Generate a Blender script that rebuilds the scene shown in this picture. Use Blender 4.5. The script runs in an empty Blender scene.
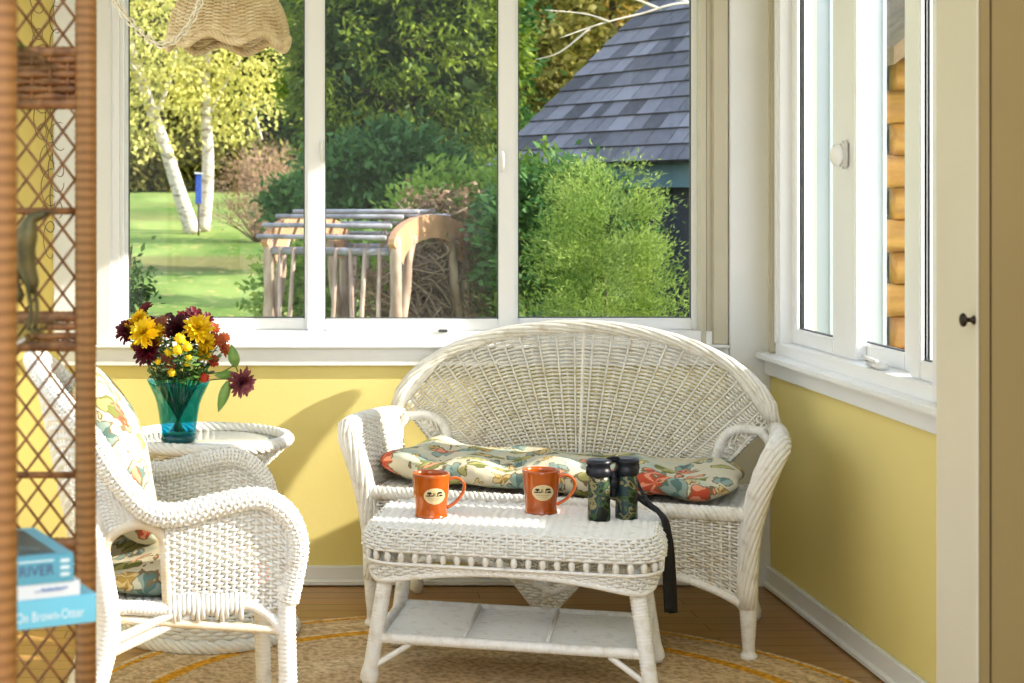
import bpy, bmesh, math, random
import numpy as np
from mathutils import Vector, Matrix, Euler, Quaternion
random.seed(7); rng = np.random.default_rng(7)
PI = math.pi
sc = bpy.context.scene
col = sc.collection
F, CX, CY, EYE = 1650.0, 282.0, 202.0, 1.3      # focal length in pixels, principal point, eye height

def P(px, py, D):
    return Vector(((px - CX) * D / F, D, EYE - (py - CY) * D / F))

# ------------------------------------------------------------------ materials
def _n(nt, typ, **kw):
    n = nt.nodes.new(typ)
    for k, v in kw.items():
        if k in n.inputs: n.inputs[k].default_value = v
        else: setattr(n, k, v)
    return n

def mat(name, c1, c2=None, scale=8.0, rough=0.6, detail=3.0, bump=0.0, bscale=None, metal=0.0, spec=0.5,
        ramp=(0.35, 0.65), stretch=None, coat=0.0, trans=0.0):
    m = bpy.data.materials.new(name); m.use_nodes = True
    nt = m.node_tree; b = nt.nodes['Principled BSDF']
    b.inputs['Roughness'].default_value = rough; b.inputs['Metallic'].default_value = metal
    b.inputs['Specular IOR Level'].default_value = spec; b.inputs['Coat Weight'].default_value = coat
    b.inputs['Base Color'].default_value = (*c1, 1)
    tc = _n(nt, 'ShaderNodeTexCoord'); src = tc.outputs['Object']
    if stretch:
        mp = _n(nt, 'ShaderNodeMapping'); mp.inputs['Scale'].default_value = stretch
        nt.links.new(src, mp.inputs['Vector']); src = mp.outputs['Vector']
    if c2 is not None:
        nz = _n(nt, 'ShaderNodeTexNoise', Scale=scale, Detail=detail)
        nt.links.new(src, nz.inputs['Vector'])
        r = _n(nt, 'ShaderNodeValToRGB')
        r.color_ramp.elements[0].position = ramp[0]; r.color_ramp.elements[0].color = (*c1, 1)
        r.color_ramp.elements[1].position = ramp[1]; r.color_ramp.elements[1].color = (*c2, 1)
        nt.links.new(nz.outputs['Fac'], r.inputs['Fac'])
        nt.links.new(r.outputs['Color'], b.inputs['Base Color'])
    if bump:
        nb = _n(nt, 'ShaderNodeTexNoise', Scale=bscale or scale * 4, Detail=4.0)
        nt.links.new(src, nb.inputs['Vector'])
        bp = _n(nt, 'ShaderNodeBump', Strength=bump, Distance=0.01)
        nt.links.new(nb.outputs['Fac'], bp.inputs['Height'])
        nt.links.new(bp.outputs['Normal'], b.inputs['Normal'])
    return m

def leaf_mat(name, c1, c2, translucent=0.35, rough=0.55, gain=1.0):
    """foliage: colour varies from leaf to leaf through the mesh's own 'tint' attribute, light passes through"""
    m = bpy.data.materials.new(name); m.use_nodes = True
    nt = m.node_tree; b = nt.nodes['Principled BSDF']; out = nt.nodes['Material Output']
    at = _n(nt, 'ShaderNodeAttribute', attribute_name='tint')
    r = _n(nt, 'ShaderNodeValToRGB')
    r.color_ramp.elements[0].color = (*c1, 1); r.color_ramp.elements[1].color = (*c2, 1)
    nt.links.new(at.outputs['Fac'], r.inputs['Fac'])
    nt.links.new(r.outputs['Color'], b.inputs['Base Color'])
    b.inputs['Roughness'].default_value = rough; b.inputs['Specular IOR Level'].default_value = 0.25
    tr = _n(nt, 'ShaderNodeBsdfTranslucent'); nt.links.new(r.outputs['Color'], tr.inputs['Color'])
    mx = _n(nt, 'ShaderNodeMixShader', Fac=translucent)
    nt.links.new(b.outputs[0], mx.inputs[1]); nt.links.new(tr.outputs[0], mx.inputs[2])
    nt.links.new(mx.outputs[0], out.inputs['Surface'])
    return m

def glass_mat(name, tint=(1, 1, 1), ior=1.45, refl=1.0):
    m = bpy.data.materials.new(name); m.use_nodes = True
    nt = m.node_tree; nt.nodes.remove(nt.nodes['Principled BSDF']); out = nt.nodes['Material Output']
    t = _n(nt, 'ShaderNodeBsdfTransparent', Color=(*tint, 1))
    g = _n(nt, 'ShaderNodeBsdfGlossy', Roughness=0.02)
    fr = _n(nt, 'ShaderNodeFresnel', IOR=ior); ge = _n(nt, 'ShaderNodeNewGeometry')
    io = _n(nt, 'ShaderNodeMix', data_type='FLOAT'); io.inputs[2].default_value = ior; io.inputs[3].default_value = 1 / ior
    nt.links.new(ge.outputs['Backfacing'], io.inputs[0]); nt.links.new(io.outputs[0], fr.inputs['IOR'])
    k = _n(nt, 'ShaderNodeMath', operation='MULTIPLY'); k.inputs[1].default_value = refl
    nt.links.new(fr.outputs[0], k.inputs[0])
    mx = _n(nt, 'ShaderNodeMixShader'); nt.links.new(k.outputs[0], mx.inputs[0])
    nt.links.new(t.outputs[0], mx.inputs[1]); nt.links.new(g.outputs[0], mx.inputs[2])
    nt.links.new(mx.outputs[0], out.inputs['Surface'])
    return m

def banded_mat(name, c1, c2, axis=2, freq=60.0, rough=0.45, dirt=0.3):
    """strips wound round a pole: fine bands across it with uneven tone"""
    m = bpy.data.materials.new(name); m.use_nodes = True
    nt = m.node_tree; b = nt.nodes['Principled BSDF']; b.inputs['Roughness'].default_value = rough
    tc = _n(nt, 'ShaderNodeTexCoord')
    w = _n(nt, 'ShaderNodeTexWave', Scale=freq, Distortion=1.5, Detail=2.0)
    w.bands_direction = 'XYZ'[axis]
    nt.links.new(tc.outputs['Object'], w.inputs['Vector'])
    nz = _n(nt, 'ShaderNodeTexNoise', Scale=40.0, Detail=3.0); nt.links.new(tc.outputs['Object'], nz.inputs['Vector'])
    mix = _n(nt, 'ShaderNodeMath', operation='ADD')
    s = _n(nt, 'ShaderNodeMath', operation='MULTIPLY'); s.inputs[1].default_value = 1 - dirt
    s2 = _n(nt, 'ShaderNodeMath', operation='MULTIPLY'); s2.inputs[1].default_value = dirt
    nt.links.new(w.outputs['Fac'], s.inputs[0]); nt.links.new(nz.outputs['Fac'], s2.inputs[0])
    nt.links.new(s.outputs[0], mix.inputs[0]); nt.links.new(s2.outputs[0], mix.inputs[1])
    r = _n(nt, 'ShaderNodeValToRGB')
    r.color_ramp.elements[0].position = 0.1; r.color_ramp.elements[0].color = (*c1, 1)
    r.color_ramp.elements[1].position = 0.75; r.color_ramp.elements[1].color = (*c2, 1)
    nt.links.new(mix.outputs[0], r.inputs['Fac']); nt.links.new(r.outputs['Color'], b.inputs['Base Color'])
    return m

def floral_mat(name, s=1.0):
    """cream cotton printed with coral flowers, olive and teal leaves"""
    m = bpy.data.materials.new(name); m.use_nodes = True
    nt = m.node_tree; L = nt.links.new; b = nt.nodes['Principled BSDF']; b.inputs['Roughness'].default_value = 0.85
    b.inputs['Specular IOR Level'].default_value = 0.2
    tc = _n(nt, 'ShaderNodeTexCoord')
    base = _n(nt, 'ShaderNodeTexNoise', Scale=9.0 * s, Detail=2.0); L(tc.outputs['Object'], base.inputs['Vector'])
    r0 = _n(nt, 'ShaderNodeValToRGB')
    r0.color_ramp.elements[0].color = (0.62, 0.57, 0.43, 1); r0.color_ramp.elements[1].color = (0.50, 0.54, 0.44, 1)
    r0.color_ramp.elements[0].position = 0.52; r0.color_ramp.elements[1].position = 0.6
    L(base.outputs['Fac'], r0.inputs['Fac'])
    cur = r0.outputs['Color']
    wn = _n(nt, 'ShaderNodeTexNoise', Scale=22.0 * s, Detail=2.0); L(tc.outputs['Object'], wn.inputs['Vector'])
    wv = _n(nt, 'ShaderNodeVectorMath', operation='MULTIPLY_ADD'); wv.inputs[1].default_value = (.05, .05, .05); L(wn.outputs['Color'], wv.inputs[0]); L(tc.outputs['Object'], wv.inputs[2])
    def layer(cur, scale, off, stretch, petals, amp, R, keep, ca, cb, vein):
        mp = _n(nt, 'ShaderNodeMapping'); mp.inputs['Scale'].default_value = tuple(scale * q for q in stretch)
        mp.inputs['Location'].default_value = (off, off * 1.7, off * .6); mp.inputs['Rotation'].default_value = (0, off, 0)
        L(wv.outputs[0], mp.inputs['Vector'])
        v = _n(nt, 'ShaderNodeTexVoronoi', Scale=1.0, Randomness=0.9); L(mp.outputs['Vector'], v.inputs['Vector'])
        d = _n(nt, 'ShaderNodeVectorMath', operation='SUBTRACT'); L(mp.outputs['Vector'], d.inputs[0]); L(v.outputs['Position'], d.inputs[1])
        sp = _n(nt, 'ShaderNodeSeparateXYZ'); L(d.outputs[0], sp.inputs[0])
        zy = _n(nt, 'ShaderNodeMath', operation='ADD'); L(sp.outputs['Z'], zy.inputs[0]); L(sp.outputs['Y'], zy.inputs[1])
        at = _n(nt, 'ShaderNodeMath', operation='ARCTAN2'); L(zy.outputs[0], at.inputs[0]); L(sp.outputs['X'], at.inputs[1])
        mu = _n(nt, 'ShaderNodeMath', operation='MULTIPLY'); mu.inputs[1].default_value = petals; L(at.outputs[0], mu.inputs[0])
        co = _n(nt, 'ShaderNodeMath', operation='COSINE'); L(mu.outputs[0], co.inputs[0])
        ma = _n(nt, 'ShaderNodeMath', operation='MULTIPLY_ADD'); ma.inputs[1].default_value = amp; ma.inputs[2].default_value = R; L(co.outputs[0], ma.inputs[0])
        sc_ = _n(nt, 'ShaderNodeSeparateColor'); L(v.outputs['Color'], sc_.inputs[0])
        lt = _n(nt, 'ShaderNodeMath', operation='LESS_THAN'); L(v.outputs['Distance'], lt.inputs[0]); L(ma.outputs[0], lt.inputs[1])
        kp = _n(nt, 'ShaderNodeMath', operation='LESS_THAN'); L(sc_.outputs[0], kp.inputs[0]); kp.inputs[1].default_value = keep
        fa = _n(nt, 'ShaderNodeMath', operation='MULTIPLY'); L(lt.outputs[0], fa.inputs[0]); L(kp.outputs[0], fa.inputs[1])
        # dark outline ring round each shape
        R2 = _n(nt, 'ShaderNodeMath', operation='ADD'); L(ma.outputs[0], R2.inputs[0]); R2.inputs[1].default_value = 0.045
        lo = _n(nt, 'ShaderNodeMath', operation='LESS_THAN'); L(v.outputs['Distance'], lo.inputs[0]); L(R2.outputs[0], lo.inputs[1])
        fo = _n(nt, 'ShaderNodeMath', operation='MULTIPLY'); L(lo.outputs[0], fo.inputs[0]); L(kp.outputs[0], fo.inputs[1])
        m0 = _n(nt, 'ShaderNodeMix', data_type='RGBA'); L(fo.outputs[0], m0.inputs[0]); L(cur, m0.inputs[6]); m0.inputs[7].default_value = (0.22, 0.17, 0.10, 1)
        ve = _n(nt, 'ShaderNodeMath', operation='GREATER_THAN'); ve.inputs[1].default_value = vein; L(co.outputs[0], ve.inputs[0])
        cc = _n(nt, 'ShaderNodeMix', data_type='RGBA'); L(ve.outputs[0], cc.inputs[0]); cc.inputs[6].default_value = (*ca, 1); cc.inputs[7].default_value = (*cb, 1)
        mx = _n(nt, 'ShaderNodeMix', data_type='RGBA'); L(fa.outputs[0], mx.inputs[0]); L(m0.outputs[2], mx.inputs[6]); L(cc.outputs[2], mx.inputs[7])
        return mx.outputs[2]
    cur = layer(cur, 11 * s, 3.1, (1.5, .8, .8), 2, .13, .36, .75, (.14, .22, .20), (.30, .38, .33), .2)
    cur = layer(cur, 9 * s, 7.7, (.9, 1.4, 1.4), 2, .14, .36, .62, (.20, .22, .07), (.42, .40, .17), .3)
    cur = layer(cur, 13 * s, 5.2, (1, 1, 1), 5, .09, .30, .30, (.46, .31, .10), (.66, .52, .27), .4)
    cur = layer(cur, 8 * s, 1.4, (1, 1, 1), 6, .08, .36, .34, (.52, .11, .06), (.74, .34, .22), .55)
    L(cur, b.inputs['Base Color'])
    nb = _n(nt, 'ShaderNodeTexNoise', Scale=14.0, Detail=2.0); L(tc.outputs['Object'], nb.inputs['Vector'])
    bp = _n(nt, 'ShaderNodeBump', Strength=0.35, Distance=0.03); L(nb.outputs['Fac'], bp.inputs['Height']); L(bp.outputs[0], b.inputs['Normal'])
    return m

M = {}
M['wicker'] = mat('white_wicker', (.85, .84, .80), (.66, .61, .53), 34, .55, 5, ramp=(.55, .85))
M['wicker_seat'] = mat('cream_wicker', (.84, .82, .76), (.58, .52, .42), 30, .55, 5, ramp=(.52, .82))
M['wrap'] = mat('white_cane', (.86, .85, .82), (.70, .65, .56), 30, .5, 4, ramp=(.52, .78))
M['cane'] = mat('bare_cane', (.72, .60, .42), (.80, .74, .62), 18, .5, 3)
M['shade'] = mat('straw_wicker', (.64, .50, .29), (.78, .67, .45), 25, .6, 3)
M['rattan'] = banded_mat('brown_rattan', (.20, .09, .024), (.32, .155, .050), 2, 26.0)
M['rattan2'] = mat('dark_rattan', (.15, .062, .022), (.31, .145, .055), 60, .5, 3)
M['floral'] = floral_mat('floral_cotton')
M['white'] = mat('white_paint', (.87, .885, .89), (.83, .845, .85), 3, .4)
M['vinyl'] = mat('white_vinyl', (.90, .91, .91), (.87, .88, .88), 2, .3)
M['cream'] = mat('cream_paint_and_shade', (.60, .56, .445), (.57, .53, .415), 2, .4)  # cupboard and casing paint, also the painted shade on jamb and right casing
M['tan'] = mat('shaded_cream', (.25, .19, .09), (.235, .178, .083), 2, .5)  # darker copy of the cupboard cream, shade painted into its end panel
M['yellow'] = mat('yellow_paint', (.86, .745, .32), (.84, .725, .305), 1.5, .75, bump=.04, bscale=60)
M['ceiling'] = mat('ceiling_paint', (.85, .83, .77), (.82, .80, .74), 2, .8)
M['glass'] = glass_mat('window_glass', (.985, .99, .99), 1.45, .4)
M['shelfglass'] = glass_mat('shelf_glass', (.86, .95, .92), 1.5)
M['orange'] = mat('orange_glaze', (.47, .112, .010), (.37, .078, .006), 14, .16, coat=.6)
M['emblem'] = mat('emblem_cream', (.72, .60, .36), (.66, .52, .28), 60, .5)
M['ink'] = mat('dark_ink', (.03, .022, .015), None, rough=.5)
M['black'] = mat('black_rubber', (.012, .014, .022), (.02, .024, .035), 40, .35)
M['strap'] = mat('black_webbing', (.008, .008, .01), (.016, .016, .02), 200, .6)
M['lens'] = mat('lens_dark', (.01, .015, .03), None, rough=.05)
M['bronze'] = mat('aged_bronze', (.07, .06, .025), (.17, .14, .06), 30, .4, metal=.4)
M['iron'] = mat('dark_iron', (.03, .022, .018), (.06, .045, .03), 60, .35, metal=.7)
M['twig'] = mat('dried_twig', (.20, .14, .09), (.33, .25, .17), 30, .8)
M['brass'] = mat('cream_chain', (.86, .82, .70), (.75, .68, .52), 50, .35)
M['handle'] = mat('clear_white_handle', (.88, .88, .86), None, rough=.2)
M['gasket'] = mat('grey_gasket', (.10, .11, .11), None, rough=.6)
# vase
M['vase'] = glass_mat('teal_glass', (.20, .70, .80), 1.4, 1.3)
M['vase_base'] = mat('dark_teal_glass', (.0, .05, .06), (.0, .09, .10), 12, .08, coat=.5)

# ------------------------------------------------------------------ object helpers
def obj(name, data, parent=None, mats=None):
    o = bpy.data.objects.new(name, data); col.objects.link(o)
    if parent is not None: o.parent = parent
    if mats:
        for m in (mats if isinstance(mats, (list, tuple)) else [mats]): data.materials.append(m)
    return o

def tag(o, label, cat, group=None, kind=None):
    o['label'] = label; o['category'] = cat
    if group: o['group'] = group
    if kind: o['kind'] = kind
    return o

def thing(name, label, cat, loc=(0, 0, 0), rz=0.0, group=None, kind=None):
    o = bpy.data.objects.new(name, None); col.objects.link(o)
    o.location = loc; o.rotation_euler = (0, 0, rz); o.empty_display_size = .05
    return tag(o, label, cat, group, kind)

def struct(o):
    o['kind'] = 'structure'; return o

def copy_tree(o, parent=None):
    c = o.copy(); col.objects.link(c); c.parent = parent
    for ch in list(o.children): copy_tree(ch, c)
    return c

def frames(pts):
    pts = np.asarray(pts, float); n = len(pts)
    t = np.gradient(pts, axis=0); t /= np.linalg.norm(t, axis=1, keepdims=True) + 1e-12
    a = np.array([0, 0, 1.0]) if abs(t[0, 2]) < .9 else np.array([1.0, 0, 0])
    N = np.zeros_like(pts); nn = a - t[0] * a.dot(t[0]); nn /= np.linalg.norm(nn); N[0] = nn
    for i in range(1, n):
        nn = nn - t[i] * nn.dot(t[i]); nn /= (np.linalg.norm(nn) + 1e-12); N[i] = nn
    return t, N, np.cross(t, N)

def resample(pts, step):
    pts = np.asarray(pts, float)
    d = np.r_[0, np.cumsum(np.linalg.norm(np.diff(pts, axis=0), axis=1))]
    k = max(2, int(round(d[-1] / step)) + 1)
    s = np.linspace(0, d[-1], k)
    return np.stack([np.interp(s, d, pts[:, j]) for j in range(3)], 1), s

def smooth(ctrl, per=10, closed=False):
    """Catmull-Rom through control points"""
    c = [np.asarray(p, float) for p in ctrl]
    if closed: c = [c[-1]] + c + [c[0], c[1]]
    else: c = [2 * c[0] - c[1]] + c + [2 * c[-1] - c[-2]]
    out = []
    for i in range(1, len(c) - 2):
        for k in range(per):
            t = k / per
            out.append(.5 * ((2 * c[i]) + (c[i + 1] - c[i - 1]) * t + (2 * c[i - 1] - 5 * c[i] + 4 * c[i + 1] - c[i + 2]) * t * t + (3 * c[i] - c[i - 1] - 3 * c[i + 1] + c[i + 2]) * t ** 3))
    out.append(c[-2])
    return np.array(out)

class MB:
    def __init__(s): s.v = []; s.f = []; s.mi = []; s.n = 0
    def add(s, verts, faces, mi=0):
        b = s.n; s.v.append(np.asarray(verts, float).reshape(-1, 3)); s.n += len(s.v[-1])
        s.f.extend([tuple(int(i) + b for i in f) for f in faces]); s.mi.extend([mi] * len(faces)); return s
    def box(s, c, d, mi=0, rot=None, bev=0.0):
        c = np.asarray(c, float); h = np.asarray(d, float) / 2
        if bev <= 0:
            v = np.array([[x, y, z] for x in (-1, 1) for y in (-1, 1) for z in (-1, 1)], float) * h
            f = [(0, 1, 3, 2), (4, 6, 7, 5), (0, 4, 5, 1), (2, 3, 7, 6), (0, 2, 6, 4), (1, 5, 7, 3)]
        else:
            bm = bmesh.new(); bmesh.ops.create_cube(bm, size=1)
            for q in bm.verts: q.co = Vector((q.co.x * 2 * h[0], q.co.y * 2 * h[1], q.co.z * 2 * h[2]))
            bmesh.ops.bevel(bm, geom=list(bm.edges), offset=min(bev, h.min() * .9), segments=2, affect='EDGES')
            bm.verts.index_update(); v = np.array([q.co[:] for q in bm.verts]); f = [tuple(q.index for q in g.verts) for g in bm.faces]; bm.free()
        if rot is not None: v = v @ np.array(rot.to_3x3()).T
        return s.add(v + c, f, mi)
    def box2(s, a, b, mi=0, bev=0.0):
        a = np.asarray(a, float); b = np.asarray(b, float)
        return s.box((a + b) / 2, np.abs(b - a), mi, None, bev)
    def tube(s, pts, r, n=6, mi=0, caps=True, N=None, r2=None, closed=False):
        pts = np.asarray(pts, float); k = len(pts)
        if k < 2: return s
        if N is None: t, N, B = frames(pts)
        else:
            t = np.gradient(pts, axis=0); t /= np.linalg.norm(t, axis=1, keepdims=True) + 1e-12
            B = np.cross(t, N); B /= np.linalg.norm(B, axis=1, keepdims=True) + 1e-12
        r = np.broadcast_to(np.asarray(r, float), (k,)); rb = r if r2 is None else np.broadcast_to(np.asarray(r2, float), (k,))
        a = np.linspace(0, 2 * PI, n, endpoint=False)
        v = pts[:, None] + r[:, None, None] * np.cos(a)[None, :, None] * N[:, None] + rb[:, None, None] * np.sin(a)[None, :, None] * B[:, None]
        f = []
        for i in range(k - 1):
            for j in range(n):
                q = (j + 1) % n
                f.append((i * n + j, i * n + q, (i + 1) * n + q, (i + 1) * n + j))
        if closed:
            for j in range(n):
                q = (j + 1) % n; f.append(((k - 1) * n + j, (k - 1) * n + q, q, j))
        elif caps:
            f.append(tuple(range(n))[::-1]); f.append(tuple((k - 1) * n + j for j in range(n)))
        return s.add(v.reshape(-1, 3), f, mi)
    def wrap(s, pts, r, pitch=.009, n=10, amp=.06, mi=0, end_r=None):
        """a pole wound with cane: a tube with fine ridges"""
        p, d = resample(pts, pitch / 3)
        rr = np.interp(d, np.linspace(0, d[-1], len(r)), r) if hasattr(r, '__len__') else np.full(len(d), r)
        rr = rr * (1 + amp * np.cos(d / pitch * 2 * PI))
        return s.tube(p, rr, n, mi)
    def rope(s, pts, R, k=7, r=None, lay=.16, n=5, mi=0, core=True, flat=1.0):
        """rolled border: k strands twisted round a path"""
        p, d = resample(pts, lay / 14)
        t, N, B = frames(p)
        r = r or np.max(R) * 1.25 * math.sin(PI / k)
        R_ = np.interp(d, np.linspace(0, d[-1], len(R)), R) if hasattr(R, '__len__') else np.full(len(d), R)
        for j in range(k):
            a = 2 * PI * j / k + d / lay * 2 * PI
            q = p + (R_ * np.cos(a))[:, None] * N * flat + (R_ * np.sin(a))[:, None] * B
            s.tube(q, r, n, mi)
        if core: s.tube(p[::4], R_[::4] * .9, 8, mi)
        return s
    def lathe(s, prof, n=32, c=(0, 0, 0), mi=0, mod=None, cap=True):
        c = np.asarray(c, float); k = len(prof); a = np.linspace(0, 2 * PI, n, endpoint=False)
        v = np.zeros((k, n, 3))
        for i, (r, z) in enumerate(prof):
            rr = r * (1 + (mod(a, z) if mod else 0)); v[i, :, 0] = rr * np.cos(a); v[i, :, 1] = rr * np.sin(a); v[i, :, 2] = z
        f = [(i * n + j, i * n + (j + 1) % n, (i + 1) * n + (j + 1) % n, (i + 1) * n + j) for i in range(k - 1) for j in range(n)]
        if cap:
            if prof[0][0] > 1e-6: f.append(tuple(range(n))[::-1])
            if prof[-1][0] > 1e-6: f.append(tuple((k - 1) * n + j for j in range(n)))
        return s.add(v.reshape(-1, 3) + c, f, mi)
    def grid(s, fn, nu, nv, mi=0, closed_u=False):
        u = np.linspace(0, 1, nu, endpoint=not closed_u); v = np.linspace(0, 1, nv)
        U, V = np.meshgrid(u, v, indexing='ij'); p = fn(U, V)
        f = []
        for i in range(nu if closed_u else nu - 1):
            for j in range(nv - 1):
                q = (i + 1) % nu; f.append((i * nv + j, q * nv + j, q * nv + j + 1, i * nv + j + 1))
        return s.add(p.reshape(-1, 3), f, mi)
    def sphere(s, c, r, nu=12, nv=8, mi=0):
        r = np.broadcast_to(np.asarray(r, float), (3,))
        def fn(U, V): return np.stack([r[0] * np.cos(2 * PI * U) * np.sin(PI * V), r[1] * np.sin(2 * PI * U) * np.sin(PI * V), -r[2] * np.cos(PI * V)], -1) + np.asarray(c, float)
        return s.grid(fn, nu, nv, mi, True)
    def prism(s, poly, y0, y1, mi=0):
        """polygon in XZ pushed from y0 to y1"""
        k = len(poly); v = [(x, y0, z) for x, z in poly] + [(x, y1, z) for x, z in poly]
        f = [tuple(range(k)), tuple(range(k, 2 * k))[::-1]] + [(i, i + k, (i + 1) % k + k, (i + 1) % k) for i in range(k)]
        return s.add(v, f, mi)
    def build(s, name, mats, parent=None, smooth_=True, origin=None, clean=False):
        me = bpy.data.meshes.new(name); V = np.concatenate(s.v) if s.v else np.zeros((0, 3))
        if origin is not None: V = V - np.asarray(origin, float)
        me.from_pydata(V.tolist(), [], s.f); 
        o = obj(name, me, parent, mats)
        if len(me.materials) > 1: me.polygons.foreach_set('material_index', s.mi)
        if smooth_: me.polygons.foreach_set('use_smooth', [True] * len(me.polygons))
        me.update()
        if clean or not smooth_ or len(s.f) < 4000:
            bm = bmesh.new(); bm.from_mesh(me); bmesh.ops.recalc_face_normals(bm, faces=bm.faces); bm.to_mesh(me); bm.free()
        if origin is not None: o.location = origin
        return o

def sharp(o, ang=35):
    me = o.data; bm = bmesh.new(); bm.from_mesh(me)
    for e in bm.edges:
        if len(e.link_faces) == 2 and e.calc_face_angle(0) > math.radians(ang): e.smooth = False
    bm.to_mesh(me); bm.free(); return o

def weave(mb, S, nu, nv, rs, rw, amp=None, mask=None, u0=0, u1=1, v0=0, v1=1, n=5, closed=False, sub=4, mi=0, flat=1.3, jit=.0, alt=1.0):
    """spokes along v, weavers along u that pass over one spoke and under the next; S(u,v) -> points"""
    e = 1e-3; amp = rs if amp is None else amp
    def SN(u, v):
        p = S(u, v); du = S(u + e, v) - S(u - e, v); dv = S(u, v + e) - S(u, v - e)
        nn = np.cross(du, dv); nn /= np.linalg.norm(nn, axis=-1, keepdims=True) + 1e-12
        return p, nn
    us = u0 + (u1 - u0) * (np.arange(nu) / nu if closed else np.linspace(0, 1, nu))
    vs = v0 + (v1 - v0) * np.linspace(0, 1, nv)
    def runs(ok):
        out = []; st = None
        for i, b in enumerate(ok):
            if b and st is None: st = i
            if (not b or i == len(ok) - 1) and st is not None:
                en = i + 1 if b else i
                if en - st >= 2: out.append((st, en))
                st = None
        return out
    vv = np.linspace(v0, v1, max(6, nv // 2))
    for u in us:
        p, nn = SN(np.full_like(vv, u), vv)
        ok = np.ones(len(vv), bool) if mask is None else mask(np.full_like(vv, u), vv, p)
        for a, b in runs(ok): mb.tube(p[a:b], rs, n, mi, False, nn[a:b])
    k = np.arange(0, (nu if closed else nu - 1) * sub + 1) / sub
    uu = u0 + (u1 - u0) * k / (nu if closed else nu - 1)
    for j, v in enumerate(vs):
        p, nn = SN(uu, np.full_like(uu, v))
        p = p + nn * (amp * np.cos(PI * (k + j * alt)))[:, None]
        if jit: p = p + rng.normal(0, jit, p.shape)
        ok = np.ones(len(uu), bool) if mask is None else mask(uu, np.full_like(uu, v), p)
        for a, b in runs(ok): mb.tube(p[a:b], rw, n, mi, False, nn[a:b], rw * flat)
    return mb

def mesh_quads(name, V, tint=None):
    """V: (N,4,3) quads -> mesh, fast"""
    N = len(V); me = bpy.data.meshes.new(name)
    me.vertices.add(N * 4); me.vertices.foreach_set('co', V.reshape(-1))
    me.loops.add(N * 4); me.loops.foreach_set('vertex_index', np.arange(N * 4, dtype=np.int32))
    me.polygons.add(N); me.polygons.foreach_set('loop_start', np.arange(0, N * 4, 4, dtype=np.int32))
    if tint is not None:
        at = me.attributes.new('tint', 'FLOAT', 'POINT'); at.data.foreach_set('value', np.repeat(tint, 4).astype(np.float32))
    me.update(); me.validate(); return me

def unit(a): return a / (np.linalg.norm(a, axis=-1, keepdims=True) + 1e-9)

def leaf_quads(C, L, W, dirs=None, spread=1.0):
    """diamond leaves at C, length L, width W, long axis near dirs"""
    N = len(C); r = rng.normal(size=(N, 3))
    d = unit(r if dirs is None else unit(dirs) + r * spread)
    s = unit(np.cross(d, rng.normal(size=(N, 3))))
    L = L * rng.uniform(.6, 1.3, (N, 1)); W = W * rng.uniform(.6, 1.3, (N, 1))
    return np.stack([C - d * L / 2, C + s * W / 2 - d * L * .05, C + d * L / 2, C - s * W / 2 - d * L * .05], 1)

def ellipsoid_pts(n, c, rad, shell=.55):
    d = unit(rng.normal(size=(n, 3))); r = (shell ** 3 + (1 - shell ** 3) * rng.random((n, 1))) ** (1 / 3)
    return np.asarray(c) + d * r * np.asarray(rad), d
# ================================================================== THE ROOM
YB, XR, XL = 5.6, 1.65, -1.05
def fx(px, D=YB): return (px - CX) * D / F
def fz(py, D=YB): return EYE - (py - CY) * D / F
WX0, WX1, WZ0, WZ1 = fx(112), fx(711), .80, 2.22

m = MB()
m.box2((XL - .1, YB, -.02), (XR + .12, YB + .12, WZ0)); m.box2((XL - .1, YB, WZ1), (XR + .12, YB + .12, 2.5))
m.box2((XL - .1, YB, WZ0), (WX0, YB + .12, WZ1)); m.box2((WX1, YB, WZ0), (XR + .12, YB + .12, WZ1))
struct(m.build('wall_back', M['yellow'], None, False))
m = MB()                                  # right wall with two window openings
m.box2((XR, .5, -.02), (XR + .12, YB, .795)); m.box2((XR, .5, WZ1), (XR + .12, YB, 2.5))
m.box2((XR, 5.47, .795), (XR + .12, YB, WZ1)); m.box2((XR, 3.60, .795), (XR + .12, 4.14, WZ1)); m.box2((XR, .5, .795), (XR + .12, 2.9, WZ1))
struct(m.build('wall_right', M['yellow'], None, False))
m = MB()                                  # left wall, with a window that lights the room from the left
m.box2((XL - .1, 2.6, -.02), (XL, YB, .8)); m.box2((XL - .1, 2.6, WZ1), (XL, YB, 2.5)); m.box2((XL - .1, 2.6, .8), (XL, 2.8, WZ1)); m.box2((XL - .1, 5.0, .8), (XL, YB, WZ1))
struct(m.build('wall_left', M['yellow'], None, False))
m = MB(); m.box2((XL - .1, 1.9, 2.45), (XR + .12, YB + .12, 2.52)); struct(m.build('ceiling', M['ceiling'], None, False))

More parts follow.
